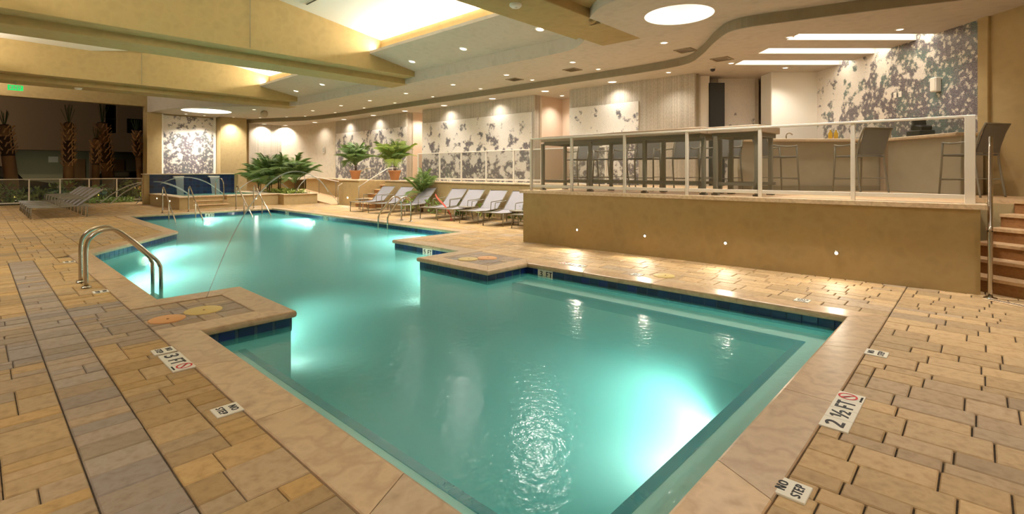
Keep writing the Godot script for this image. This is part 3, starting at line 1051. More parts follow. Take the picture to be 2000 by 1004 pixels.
# ------------------------------------------------------------------ platform, terrace, stairs
func build_platform() -> void:
	var s := S()
	var pf := [Vector2(-0.005, 8.276), Vector2(7.09, 7.954), Vector2(7.25, 11.5), Vector2(7.25, 16.5), Vector2(-5.0, 16.5), Vector2(-5.0, 7.25), Vector2(-0.06, 10.2), Vector2(0.085, 10.28)]
	prism(s, pf, 0.0, 1.03)
	struct("wall_platform", s, M.stucco, "long tan stucco wall of the raised bar platform")
	s = S()
	var cap := [PW(-0.06, -0.06, 0), PW(7.16, -0.06, 0), PW(7.16, 0.34, 0), PW(-0.06, 0.34, 0)]
	var pc := []
	for v in cap:
		pc.append(Vector2(-v.z, v.x))
	prism(s, pc, 1.035, 1.095)
	struct("trim_7", s, M.ledge, "pale stone ledge on top of the platform wall")
	s = S()
	var fl := [PW(0.02, 0.34, 0), PW(7.16, 0.34, 0)]
	prism(s, [Vector2(-fl[0].z, fl[0].x), Vector2(-fl[1].z, fl[1].x), Vector2(7.25, 16.5), Vector2(-5, 16.5), Vector2(-5, 7.3), Vector2(-0.06, 10.22), Vector2(0.08, 10.3)], 1.03, 1.085)
	struct("floor_platform", s, M.tread, "stone floor of the raised bar platform")
	# stairs at the right end of the platform
	var u := Vector2(-0.86, -0.51)
	var v := Vector2(-0.51, 0.86)
	var st := thing("stone_steps", "wide tan stone stairs up to the bar platform", "stairs")
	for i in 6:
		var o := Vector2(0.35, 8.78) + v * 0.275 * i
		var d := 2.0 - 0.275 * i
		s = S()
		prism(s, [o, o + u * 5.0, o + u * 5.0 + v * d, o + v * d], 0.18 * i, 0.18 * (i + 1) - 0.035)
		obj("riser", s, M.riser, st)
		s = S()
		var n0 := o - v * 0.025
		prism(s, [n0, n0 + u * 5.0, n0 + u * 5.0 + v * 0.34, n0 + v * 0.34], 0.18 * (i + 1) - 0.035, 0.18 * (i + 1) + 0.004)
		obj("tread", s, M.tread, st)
	var hr := thing("stair_handrail", "slim steel handrail rising along the stone stairs", "handrail", W(-0.09, 8.16, 0))
	s = S(true)
	tube(s, curve([Vector3(0, 0, 0), Vector3(0, 0.76, 0), Vector3(0.03, 0.83, 0), Vector3(0.1, 0.89, 0), Vector3(1.55, 1.97, 0.02)], 5), 0.024, 10)
	obj("rail", s, M.steel, hr)
	s = S(true)
	lathe(s, [Vector2(0, 0.012), Vector2(0.06, 0.012), Vector2(0.065, 0.0)], Vector3.ZERO, 16)
	obj("base_plate", s, M.steel, hr)
	s = S(true)
	tube(s, [Vector3(1.5, 0.95, 0.02), Vector3(1.5, 1.94, 0.02)], 0.022, 10)
	obj("post", s, M.steel, hr)
	# small lamps set in the platform wall
	var k := 0
	for q in [5.74, 4.33, 2.96, 1.47]:
		var t := thing("wall_lamp", "tiny round lamp set in the platform wall, %s from the loungers" % nth(k), "wall lamp", PW(q, -0.012, 0.355), 0.045, "lamps in the platform wall")
		s = S(true)
		lathe(s, [Vector2(0.022, -0.01), Vector2(0.022, 0.008), Vector2(0, 0.01)], Vector3.ZERO, 14)
		var o := obj("lamp_lens", s, M.lamp_spark, t)
		o.basis = Basis(Vector3.FORWARD, Vector3.LEFT, Vector3.UP)
		s = S(true)
		lathe(s, [Vector2(0.022, -0.005), Vector2(0.034, -0.005), Vector2(0.034, 0.006), Vector2(0.022, 0.008)], Vector3.ZERO, 14)
		o = obj("bezel", s, M.steel, t)
		o.basis = Basis(Vector3.FORWARD, Vector3.LEFT, Vector3.UP)
		spot(t, Vector3(-0.03, 0, 0), Vector3(-1, -0.12, 0), [1.6, 1.2, 0.9, 0.7][k], 75.0, Color(1, 0.95, 0.85), 0.02)
		k += 1

func glass_railing(label: String, pts: Array, h: float, post_w := 0.05, last_w := 0.05) -> void:
	var t := thing("glass_railing", label, "railing")
	var up := Vector3.UP
	var s: SurfaceTool
	for i in pts.size():
		s = S()
		var w := last_w if i == 0 else post_w
		bx(s, pts[i] + up * h / 2, Vector3(w, h, w), Basis.IDENTITY, 0.004)
		obj("post", s, M.rail, t)
	var d: Vector3 = (pts[-1] - pts[0]).normalized()
	s = S()
	bar(s, pts[0] + up * (h - 0.012) - d * last_w / 2, pts[-1] + up * (h - 0.012) + d * post_w / 2, 0.062, 0.032, up, 0.005)
	obj("top_rail", s, M.rail, t)
	for i in pts.size() - 1:
		s = S()
		bar(s, pts[i] + up * 0.085 + d * 0.03, pts[i + 1] + up * 0.085 - d * 0.03, 0.03, 0.055, up, 0.003)
		obj("bottom_rail", s, M.rail, t)
		s = S()
		bar(s, pts[i] + up * (h + 0.08) / 2 + d * 0.03, pts[i + 1] + up * (h + 0.08) / 2 - d * 0.03, 0.008, h - 0.13, up)
		obj("glass_panel", s, M.glass, t)

func build_railings() -> void:
	var p := []
	for q in [0.09, 1.29, 2.48, 3.62, 4.78, 5.94, 6.96]:
		p.append(PW(q, 0.1, 1.095))
	glass_railing("long glass railing with cream posts on the bar platform ledge", p, 1.09, 0.05, 0.1)
	p = []
	for q in [7.4, 8.55, 9.65, 10.8, 12.05, 13.3, 14.5, 15.8]:
		p.append(W(q, 11.66, 1.13))
	glass_railing("glass railing with cream posts on the terrace above the loungers", p, 1.04)
	p = []
	for q in [5.69, 4.68, 3.66, 2.65, 1.64, 0.63, -0.4, -1.4]:
		p.append(W(30.35, q, 0.03))
	glass_railing("white-framed glass fence along the night garden", p, 1.12, 0.05)

func build_terrace() -> void:
	var s := S()
	prism(s, [Vector2(7.25, 11.5), Vector2(17.85, 11.5), Vector2(17.85, 12.9), Vector2(19.25, 12.9), Vector2(19.25, 11.15), Vector2(21.0, 11.15), Vector2(21.2, 12.3), Vector2(21.2, 12.4), Vector2(27.4, 12.6), Vector2(27.4, 15.0), Vector2(7.25, 15.0)], 0.0, 1.07)
	struct("wall_terrace", s, M.stucco, "tan stucco retaining wall of the terrace behind the loungers")
	s = S()
	wbox(s, 7.25, 17.82, 11.46, 11.82, 1.075, 1.13, 0.008)
	wbox(s, 19.28, 21.04, 11.11, 11.9, 1.075, 1.13, 0.008)
	wbox(s, 21.24, 27.4, 12.36, 12.75, 1.075, 1.13, 0.008)
	struct("trim_8", s, M.ledge, "pale stone ledge on the terrace wall")
	var st := thing("terrace_steps", "stone steps up to the terrace between the two potted palms", "stairs", Vector3.ZERO)
	for i in 6:
		s = S()
		wbox(s, 17.9, 19.22, 10.95 + 0.3 * i, 12.9, 0.18 * i, 0.18 * (i + 1) - 0.04)
		obj("riser", s, M.riser, st)
		s = S()
		wbox(s, 17.9, 19.22, 10.92 + 0.3 * i, 11.27 + 0.3 * i, 0.18 * (i + 1) - 0.04, 0.18 * (i + 1), 0.004)
		obj("tread", s, M.tread, st)
	var k := 0
	for a in [20.7, 18.95]:
		var t := thing("step_handrail", "pale metal handrail on the %s side of the terrace steps" % ["left", "right"][k], "handrail", W(a, 10.95, 0), 0.0, "handrails of the terrace steps")
		s = S(true)
		tube(s, [Vector3(0, 0.84, 0), Vector3(1.4, 1.62, 0), Vector3(1.9, 1.64, 0)], 0.022, 8)
		obj("rail", s, M.rail, t)
		for q in [[0.0, 0.0, 0.85], [1.4, 0.9, 1.62]]:
			s = S(true)
			tube(s, [Vector3(q[0], q[1], 0), Vector3(q[0], q[2], 0)], 0.018, 8)
			obj("post", s, M.frame, t)
		k += 1
	# ramp beside the planter
	s = S()
	prism(s, [Vector2(21.25, 10.95), Vector2(21.25, 12.4), Vector2(27.4, 12.6), Vector2(27.4, 10.95)], -0.02, 0.01)
	oq(s, W(21.3, 10.95, 0.01), W(21.3, 12.4, 0.01), W(27.4, 12.6, 0.5), W(27.4, 10.95, 0.5), Vector3.UP)
	oq(s, W(21.3, 10.95, 0.01), W(27.4, 10.95, 0.01), W(27.4, 10.95, 0.5), W(21.3, 10.95, 0.01), W(0, -1, 0))
	struct("floor_ramp", s, M.tread, "pale ramp rising behind the planter")
	var rr := thing("ramp_handrail", "handrail on thin posts along the ramp wall", "handrail", W(21.4, 12.2, 0))
	s = S(true)
	tube(s, [W(0, 0, 0.85), W(2.0, 0.05, 1.0), W(5.8, 0.2, 1.3)], 0.02, 8)
	obj("rail", s, M.rail, rr)
	for q in [0.05, 2.0, 3.9, 5.7]:
		s = S(true)
		tube(s, [W(q, 0.03 * q, 0.08 * q), W(q, 0.03 * q, 0.85 + 0.078 * q)], 0.018, 8)
		obj("post", s, M.frame, rr)
	var t2 := thing("step_lamp", "small round lamp glowing low on the wall beside the terrace steps", "wall lamp", W(20.2, 11.13, 0.33))
	s = S(true)
	lathe(s, [Vector2(0.04, -0.01), Vector2(0.04, 0.01), Vector2(0, 0.014)], Vector3.ZERO, 14)
	obj("lamp_lens", s, M.lamp_spark, t2).basis = Basis(Vector3.FORWARD, Vector3.LEFT, Vector3.UP)
	spot(t2, Vector3(-0.03, 0, 0), Vector3(-1, -0.3, 0), 1.2, 75.0)
	# notice on the rounded wall
	var nt := thing("wall_notice", "small white notice of black lines on the pale rounded wall", "sign", W(27.0, 13.42, 2.68))
	s = S()
	bx(s, Vector3.ZERO, Vector3(0.02, 0.34, 0.26))
	obj("plate", s, M.sign_white, nt)
	for q in 4:
		s = S()
		bx(s, Vector3(-0.012, 0.1 - 0.065 * q, 0), Vector3(0.004, 0.02, 0.2))
		obj("printed_line", s, M.ink, nt)

# ------------------------------------------------------------------ spa and planter
func build_spa() -> void:
	var t := thing("spa", "raised spa with tan stucco sides and blue tiled back wall", "spa")
	var s := S()
	wbox(s, 22.65, 27.4, 5.42, 5.78, 0.0, 0.45)
	wbox(s, 22.65, 23.6, 5.78, 5.9, 0.0, 0.45)
	wbox(s, 23.3, 23.6, 5.78, 7.3, 0.0, 0.45)
	wbox(s, 23.0, 23.6, 7.2, 9.3, 0.0, 0.45)
	wbox(s, 23.6, 27.4, 8.95, 9.3, 0.0, 0.45)
	obj("side_wall", s, M.stucco, t)
	s = S()
	wbox(s, 22.6, 27.4, 5.38, 5.82, 0.45, 0.49, 0.008)
	wbox(s, 22.6, 23.62, 5.82, 5.92, 0.45, 0.49)
	wbox(s, 23.26, 23.62, 5.92, 7.2, 0.45, 0.49, 0.008)
	wbox(s, 22.96, 23.62, 7.2, 9.32, 0.45, 0.49, 0.008)
	wbox(s, 23.62, 27.4, 8.92, 9.32, 0.45, 0.49, 0.008)
	obj("rim", s, M.ledge, t)
	s = S()
	wbox(s, 23.6, 27.4, 5.78, 8.95, 0.0, 0.06)
	obj("basin_floor", s, M.plaster, t)
	s = S()
	oq(s, W(23.6, 5.78, 0.42), W(27.4, 5.78, 0.42), W(27.4, 8.95, 0.42), W(23.6, 8.95, 0.42), Vector3.UP)
	obj("spa_water", s, M.water, t)
	for i in 3:
		s = S()
		wbox(s, 22.68 + 0.3 * i, 23.3, 5.9, 7.2, 0.15 * i, 0.15 * (i + 1) - 0.03)
		obj("step_riser", s, M.stucco, t)
		s = S()
		wbox(s, 22.65 + 0.3 * i, 23.3, 5.9, 7.2, 0.15 * (i + 1) - 0.03, 0.15 * (i + 1), 0.006)
		obj("step_tread", s, M.tread, t)
	s = S()
	wbox(s, 27.4, 27.75, 5.2, 9.1, 0.0, 1.33)
	obj("back_wall", s, M.stucco, t)
	s = S()
	wbox(s, 27.34, 27.8, 5.15, 9.15, 1.33, 1.375, 0.008)
	obj("back_wall_cap", s, M.ledge, t)
	s = S()
	wbox(s, 27.388, 27.4, 5.4, 8.92, 0.4, 1.33)
	obj("grout", s, M.grout, t)
	for c in 4:
		s = S()
		for i in 23:
			for j in 6:
				if (i * 7 + j * 3 + i * j) % 4 == c:
					var b0 := 5.41 + 0.1525 * i
					var h0 := 0.405 + 0.1525 * j
					wbox(s, 27.378, 27.39, b0, b0 + 0.146, h0, h0 + 0.146)
		obj("blue_tiles", s, M["tile%d" % c], t).set_meta("kind", "stuff")
	for q in [[6.29, 6.7], [7.72, 8.2]]:
		s = S()
		wbox(s, 27.2, 27.39, q[0], q[1], 1.2, 1.26, 0.006)
		obj("spout", s, M.rail, t)
		s = S()
		var n := 8
		for i in n:
			var f0 := float(i) / n
			var f1 := float(i + 1) / n
			var pa := W(27.2 - 0.25 * f0, q[0] + 0.02 + 0.05 * f0, 1.22 - 0.8 * f0 * f0)
			var pb := W(27.2 - 0.25 * f0, q[1] - 0.02 - 0.05 * f0, 1.22 - 0.8 * f0 * f0)
			var pc := W(27.2 - 0.25 * f1, q[1] - 0.02 - 0.05 * f1, 1.22 - 0.8 * f1 * f1)
			var pd := W(27.2 - 0.25 * f1, q[0] + 0.02 + 0.05 * f1, 1.22 - 0.8 * f1 * f1)
			oq(s, pa, pb, pc, pd, W(-1, 0, 0.2))
		obj("falling_water", s, M.jet, t)
	# grab rail on the spa steps
	var hr := thing("spa_handrail", "bent steel grab rail beside the spa steps", "handrail", W(22.9, 7.05, 0.1))
	s = S(true)
	tube(s, curve([W(0, 0, 0), W(0, 0, 0.75), W(0.1, 0, 0.98), W(0.35, 0, 1.08), W(0.8, 0, 1.05), W(1.0, 0, 0.8), W(1.0, 0, 0.35)], 5), 0.022, 8)
	obj("rail", s, M.steel, hr)
	var k := 0
	for q in [[W(26.1, 5.41, 0.31), Vector3.LEFT, "near the garden fence"], [W(24.0, 5.41, 0.28), Vector3.LEFT, "by the steel pool rails"], [W(22.98, 8.35, 0.3), Vector3.BACK, "under the arching water jet"]]:
		var l := thing("spa_lamp", "small bright lamp in the spa wall %s" % q[2], "wall lamp", q[0], 0.0, "lamps in the spa walls")
		s = S(true)
		lathe(s, [Vector2(0.028, -0.012), Vector2(0.028, 0.012), Vector2(0, 0.016)], Vector3.ZERO, 14)
		obj("lamp_lens", s, M.lamp_spark, l).basis = Basis(Vector3.UP.cross(q[1]), q[1], Vector3.UP) if k < 2 else Basis(Vector3.RIGHT, Vector3.BACK, Vector3.DOWN)
		spot(l, q[1] * 0.04, q[1] + Vector3.DOWN * 0.2, 0.15, 75.0)
		k += 1
	# planter box
	var p := thing("planter", "angular tan stucco planter box beside the spa", "planter")
	s = S()
	wbox(s, 22.45, 27.4, 9.32, 9.5, 0.0, 0.44)
	wbox(s, 22.45, 22.63, 9.5, 10.85, 0.0, 0.44)
	wbox(s, 22.45, 27.4, 10.67, 10.85, 0.0, 0.44)
	obj("side_wall", s, M.stucco, p)
	s = S()
	wbox(s, 22.41, 27.4, 9.3, 9.53, 0.44, 0.48, 0.008)
	wbox(s, 22.41, 22.66, 9.53, 10.64, 0.44, 0.48, 0.008)
	wbox(s, 22.41, 27.4, 10.64, 10.89, 0.44, 0.48, 0.008)
	obj("rim", s, M.ledge, p)
	s = S()
	wbox(s, 22.6, 29.9, 9.45, 10.7, 0.0, 0.4)
	wbox(s, 27.75, 29.9, 6.6, 9.4, 0.0, 0.4)
	obj("soil", s, M.soil, p)

# ------------------------------------------------------------------ plants
var fronds := []
func make_fronds() -> void:
	for v in 3:
		var s := S()
		var droop: float = [0.5, 0.7, 0.3][v]
		var pt := func(f: float) -> Vector3: return Vector3(f * 0.8 - 0.1 * f * f, 0.62 * f - droop * f * f, 0.0)
		var rach := []
		for i in 9:
			rach.append(pt.call(i / 8.0))
		tube(s, rach, [0.012, 0.011, 0.01, 0.009, 0.008, 0.007, 0.006, 0.004, 0.002], 4)
		var n := 14
		for i in n:
			var f := 0.22 + 0.78 * i / (n - 1)
			var p: Vector3 = pt.call(f)
			var dr: Vector3 = (pt.call(minf(f + 0.03, 1.0)) - pt.call(f - 0.03)).normalized()
			var L := 0.4 * (1.0 - 0.55 * absf(f - 0.5) * 1.6) * (0.85 + 0.3 * float((i * 7) % 5) / 4.0)
			for sd in [-1, 1]:
				var tip := p + dr * L * 0.55 + Vector3(0, -L * 0.25, sd * L * 0.8)
				var mid := p.lerp(tip, 0.45) + Vector3(0, 0.03, 0)
				var w := dr * 0.009
				oq(s, p - w * 0.4, mid - w, tip, mid + w, Vector3.UP)
		s.generate_normals()
		fronds.append(s.commit())

func palm(called: String, label: String, at: Vector3, stem_h: float, n: int, size: float, sd: int, tone := -1, group := "") -> Node3D:
	var t := thing(called, label, "palm", at, 0.0, group)
	var r := RandomNumberGenerator.new()
	r.seed = sd
	var s := S(true)
	for k in 3:
		var an := TAU * k / 3 + r.randf()
		var q := Vector3(cos(an), 0, sin(an)) * 0.05
		tube(s, [q * 0.6, q + Vector3.UP * stem_h * 0.5, q * 1.5 + Vector3.UP * (stem_h + 0.05)], [0.028, 0.022, 0.015], 6)
	obj("stem", s, M.trunk, t)
	for i in n:
		var f := float(i) / n
		var o := put("frond", fronds[r.randi_range(0, 2)], M["leaf%d" % (tone if tone >= 0 and r.randf() < 0.7 else r.randi_range(0, 1))], t)
		var tilt := lerpf(1.15, 0.2, f * f) + r.randf_range(-0.12, 0.12)
		var sc := size * r.randf_range(0.7, 1.1)
		o.transform = Transform3D(Basis(Vector3.UP, i * 2.4 + r.randf() * 0.5) * Basis(Vector3.BACK, tilt) * Basis.from_scale(Vector3.ONE * sc), Vector3(0, stem_h * r.randf_range(0.75, 1.0), 0))
	return t

func leaves(s: SurfaceTool, lo: Vector3, hi: Vector3, n: int, size: float, r: RandomNumberGenerator) -> void:
	for i in n:
		var c := Vector3(r.randf_range(lo.x, hi.x), r.randf_range(lo.y, hi.y), r.randf_range(lo.z, hi.z))
		var d := Vector3(r.randf_range(-1, 1), r.randf_range(-0.1, 1.1), r.randf_range(-1, 1)).normalized() * size * r.randf_range(0.7, 1.3)
		var w := d.cross(Vector3(r.randf_range(-1, 1), r.randf_range(-1, 1), r.randf_range(-1, 1))).normalized() * size * 0.28
		oq(s, c, c + d * 0.5 + w, c + d, c + d * 0.5 - w, Vector3.UP)

func shrub(label: String, at: Vector3, w: float, h: float, n: int, sd: int, m: Material, group: String, size := 0.14) -> void:
	var t := thing("shrub", label, "shrub", at, 0.0, group)
	var r := RandomNumberGenerator.new()
	r.seed = sd
	var s := S()
	leaves(s, Vector3(-w, 0.02, -w), Vector3(w, h, w), n, size, r)
	obj("foliage", s, m, t)
	s = S(true)
	for k in 4:
		tube(s, [Vector3(0, 0, 0), Vector3(r.randf_range(-w, w), h * 0.8, r.randf_range(-w, w))], 0.008, 5)
	obj("stems", s, M.trunk, t)

func build_plants() -> void:
	make_fronds()
	var g := "palms in the spa planter"
	palm("planter_palm", "bushy low palm at the left end of the spa planter", W(25.2, 9.7, 0.4), 0.3, 30, 1.35, 1, 1, g)
	palm("planter_palm", "tall upright palm in the middle of the spa planter", W(24.9, 9.7, 0.4), 0.7, 34, 1.6, 2, 0, g)
	palm("planter_palm", "slender palm between the two big planter palms", W(24.6, 10.0, 0.4), 1.2, 16, 1.1, 3, 1, g)
	palm("planter_palm", "wide arching palm at the right end of the spa planter", W(23.4, 10.25, 0.4), 0.65, 34, 1.55, 4, 0, g)
	palm("planter_palm", "dark leafy palm behind the spa's blue wall", W(26.8, 9.9, 0.4), 0.4, 28, 1.6, 5, 0, g)
	var r := RandomNumberGenerator.new()
	r.seed = 8
	var s := S()
	leaves(s, W(22.7, 9.55, 0.38), W(25.5, 10.6, 0.62), 700, 0.12, r)
	tag(obj("ground_cover", s, M.leaf2), "bright green ground cover filling the planter below the palms", "plants").set_meta("kind", "stuff")
	# terracotta pots on the terrace
	var k := 0
	for q in [[20.63, 11.75], [17.45, 11.7]]:
		var side: String = ["left", "right"][k]
		var t := thing("terracotta_pot", "flared terracotta pot on the ledge %s of the terrace steps" % side, "pot", W(q[0], q[1], 1.13), 0.0, "terracotta pots")
		s = S(true)
		lathe(s, [Vector2(0, 0), Vector2(0.155, 0), Vector2(0.235, 0.34), Vector2(0.26, 0.345), Vector2(0.265, 0.4), Vector2(0.23, 0.4), Vector2(0.22, 0.34)], Vector3.ZERO, 24)
		obj("body", s, M.terracotta, t)
		s = S()
		lathe(s, [Vector2(0.225, 0.35), Vector2(0, 0.36)], Vector3.ZERO, 20)
		obj("soil", s, M.soil, t)
		palm("potted_palm", ["feathery green palm growing in the left terracotta pot", "yellow-green palm growing in the right terracotta pot"][k], W(q[0], q[1], 1.48), 0.28, 34, 1.35, 20 + k, 0 if k == 0 else 2, "potted palms")
		k += 1
	palm("wall_palm", "fresh green palm rising behind the loungers at the terrace wall", W(14.9, 11.15, 0.0), 0.7, 18, 1.05, 31, 1)
	for i in 6:
		shrub("low leafy shrub at the terrace wall, %s from the bar platform" % nth(i), W(8.6 + i * 1.35, 11.05, 0), 0.22, 0.45, 60, 40 + i, M["leaf%d" % (i % 3)], "shrubs behind the loungers", 0.16)

# ------------------------------------------------------------------ furniture
func make_lounger() -> Node3D:
	# foot end at the origin, head towards +z, width along x
	var t := thing("sun_lounger", "", "lounger", Vector3.ZERO, 0.0, "")
	var w := 0.31
	var hz := 1.16
	var back := Vector3(0, 0.52, 0.62)
	var s := S()
	var seat := [Vector3(0, 0.36, 0.02), Vector3(0, 0.335, 0.4), Vector3(0, 0.33, 0.8), Vector3(0, 0.36, hz)]
	for i in 3:
		var a: Vector3 = seat[i]
		var b: Vector3 = seat[i + 1]
		var x := Vector3(w - 0.015, 0, 0)
		oq(s, a - x, a + x, b + x, b - x, Vector3.UP)
		oq(s, a - x - Vector3.UP * 0.012, a + x - Vector3.UP * 0.012, b + x - Vector3.UP * 0.012, b - x - Vector3.UP * 0.012, Vector3.DOWN)
	obj("seat_sling", s, M.sling, t)
	s = S()
	var h0 := Vector3(0, 0.365, hz + 0.01)
	var nb := Vector3(0, -back.z, back.y).normalized() * 0.012
	var x2 := Vector3(w - 0.015, 0, 0)
	oq(s, h0 - x2, h0 + x2, h0 + back + x2, h0 + back - x2, Vector3(0, 1, -1))
	oq(s, h0 - x2 + nb, h0 + x2 + nb, h0 + back + x2 + nb, h0 + back - x2 + nb, Vector3(0, -1, 1))
	obj("back_sling", s, M.sling, t)
	s = S(true)
	for sd in [-1, 1]:
		tube(s, [Vector3(sd * w, 0.36, 0), Vector3(sd * w, 0.34, 0.5), Vector3(sd * w, 0.36, hz), Vector3(sd * w, 0.36, 1.5)], 0.016, 6)
	tube(s, [Vector3(-w, 0.36, 0), Vector3(w, 0.36, 0)], 0.016, 6)
	obj("seat_frame", s, M.frame, t)
	s = S(true)
	tube(s, [Vector3(-w, 0.36, hz), h0 + back + Vector3(-w, 0.0, 0), h0 + back + Vector3(w, 0, 0), Vector3(w, 0.36, hz)], 0.015, 6)
	obj("back_frame", s, M.frame, t)
	for q in [[-1, 0.06], [1, 0.06], [-1, 1.4], [1, 1.4]]:
		s = S(true)
		tube(s, [Vector3(q[0] * w, 0.36, q[1]), Vector3(q[0] * w, 0.0, q[1] - 0.02)], 0.015, 6)
		obj("leg", s, M.frame, t)
	s = S(true)
	tube(s, [Vector3(-w, 0.18, 0.045), Vector3(w, 0.18, 0.045)], 0.01, 6)
	obj("stretcher", s, M.frame, t)
	for sd in [-1, 1]:
		s = S(true)
		tube(s, curve([Vector3(sd * (w + 0.02), 0.36, 0.72), Vector3(sd * (w + 0.02), 0.57, 0.74), Vector3(sd * (w + 0.02), 0.59, 0.8), Vector3(sd * (w + 0.02), 0.6, 1.2), Vector3(sd * (w + 0.02), 0.62, 1.4)], 3), 0.013, 6)
		obj("armrest", s, M.frame, t)
	return t

func build_loungers() -> void:
	var first := make_lounger()
	var yaw := PI / 2 + 0.26      # head towards +b, swung a little to the far end
	var feet := [[17.1, 9.5], [15.85, 9.5], [14.55, 9.55], [12.9, 9.56], [12.0, 9.53], [10.95, 9.5], [9.97, 9.5], [8.95, 9.56]]
	for i in feet.size():
		var at := W(feet[i][0] - 0.31 * cos(0.26), feet[i][1] + 0.31 * sin(0.26), 0.0)
		var lab := "grey sling lounger, %s from the terrace steps in the row of eight" % nth(i)
		if i == 0:
			first.position = at
			first.rotation.y = yaw
			first.set_meta("label", lab)
			first.set_meta("group", "loungers along the terrace wall")
		else:
			dup(first, at, yaw, lab)
	for i in 6:
		var o := dup(first, W(21.75 + 0.93 * i, 1.15, 0), PI / 2, "grey sling lounger, %s in the left row by the garden fence" % ["nearest", "second nearest", "third nearest", "fourth nearest", "fifth nearest", "farthest"][i])
		o.set_meta("group", "loungers by the garden fence")
	var k := 0
	for q in [[11.55, 10.35, "between the loungers in mid row"], [17.75, 10.4, "at the steps end of the lounger row"], [9.35, 10.3, "beside the lounger nearest the bar platform"]]:
		var t := thing("side_table", "low round grey side table %s" % q[2], "side table", W(q[0], q[1], 0), 0.0, "low side tables")
		var s := S(true)
		lathe(s, [Vector2(0, 0.38), Vector2(0.25, 0.38), Vector2(0.26, 0.39), Vector2(0.26, 0.41), Vector2(0, 0.415)], Vector3.ZERO, 24)
		obj("top", s, M.frame, t)
		for j in 3:
			var an := TAU * j / 3 + 0.4
			s = S(true)
			tube(s, [Vector3(cos(an) * 0.2, 0, sin(an) * 0.2), Vector3(cos(an) * 0.12, 0.38, sin(an) * 0.12)], 0.014, 6)
			obj("leg", s, M.frame, t)
		k += 1
	# fluttering strip of red tape across the loungers
	var s := S()
	var pts := curve([W(13.35, 10.55, 0.72), W(12.9, 10.3, 0.6), W(12.4, 10.15, 0.42), W(11.95, 10.0, 0.2), W(11.75, 9.9, 0.03), W(11.6, 9.75, 0.012)], 5)
	for i in pts.size() - 1:
		var a: Vector3 = pts[i]
		var b: Vector3 = pts[i + 1]
		var wa := Vector3(0.25, 1, 0.2).normalized() * 0.028
		if i > 18:
			wa = Vector3(1, 0.05, 0.4).normalized() * 0.028
		oq(s, a - wa, a + wa, b + wa, b - wa, Vector3(-1, 0.3, 1))
		var off := Vector3(0.004, 0.001, -0.004)
		oq(s, a - wa + off, a + wa + off, b + wa + off, b - wa + off, Vector3(1, -0.3, -1))
	tag(obj("warning_tape", s, M.tape), "strip of red tape hanging across the loungers to the deck", "tape")

func make_stool() -> Node3D:
	# faces +z
	var t := thing("bar_stool", "", "bar stool")
	var s := S()
	bx(s, Vector3(0, 0.755, 0.02), Vector3(0.44, 0.025, 0.44), Basis.IDENTITY, 0.008)
	obj("seat_sling", s, M.sling_dark, t)
	s = S()
	var n := 6
	for i in n:
		var f0 := float(i) / n
		var f1 := float(i + 1) / n
		var g := func(f: float) -> Vector3: return Vector3(0, 0.78 + 0.5 * f, -0.2 - 0.03 * sin(f * PI) - 0.13 * f * f)
		var a: Vector3 = g.call(f0)
		var b: Vector3 = g.call(f1)
		var x := Vector3(0.215, 0, 0)
		oq(s, a - x, a + x, b + x, b - x, Vector3.BACK)
		var o := Vector3(0, 0, -0.012)
		oq(s, a - x + o, a + x + o, b + x + o, b - x + o, Vector3.FORWARD)
	obj("back_sling", s, M.sling_dark, t)
	for sd in [-1, 1]:
		s = S(true)
		tube(s, curve([Vector3(sd * 0.24, 0, -0.28), Vector3(sd * 0.235, 0.4, -0.23), Vector3(sd * 0.23, 0.76, -0.2), Vector3(sd * 0.23, 1.05, -0.25), Vector3(sd * 0.23, 1.29, -0.34)], 4), 0.014, 7)
		obj("rear_leg", s, M.frame, t)
		s = S(true)
		tube(s, [Vector3(sd * 0.25, 0, 0.25), Vector3(sd * 0.235, 0.75, 0.22), Vector3(sd * 0.25, 0.98, 0.2)], 0.014, 7)
		obj("front_leg", s, M.frame, t)
		s = S(true)
		tube(s, curve([Vector3(sd * 0.25, 0.98, 0.21), Vector3(sd * 0.26, 0.955, 0.05), Vector3(sd * 0.245, 0.985, -0.22)], 5), 0.016, 7)
		obj("armrest", s, M.frame, t)
		s = S(true)
		tube(s, [Vector3(sd * 0.245, 0.32, 0.235), Vector3(sd * 0.238, 0.32, -0.24)], 0.01, 6)
		obj("side_stretcher", s, M.frame, t)
	s = S(true)
	tube(s, [Vector3(-0.245, 0.3, 0.238), Vector3(0.245, 0.3, 0.238)], 0.012, 6)
	obj("footrest", s, M.frame, t)
	for q in [[1.28, -0.34, "top_rail"], [0.74, -0.2, "rear_rail"], [0.74, 0.22, "front_rail"]]:
		s = S(true)
		tube(s, [Vector3(-0.23, q[0], q[1]), Vector3(0.23, q[0], q[1])], 0.0125, 6)
		obj(q[2], s, M.frame, t)
	for o in t.get_children():
		o.scale = Vector3(1.22, 0.9, 1.08)
	return t

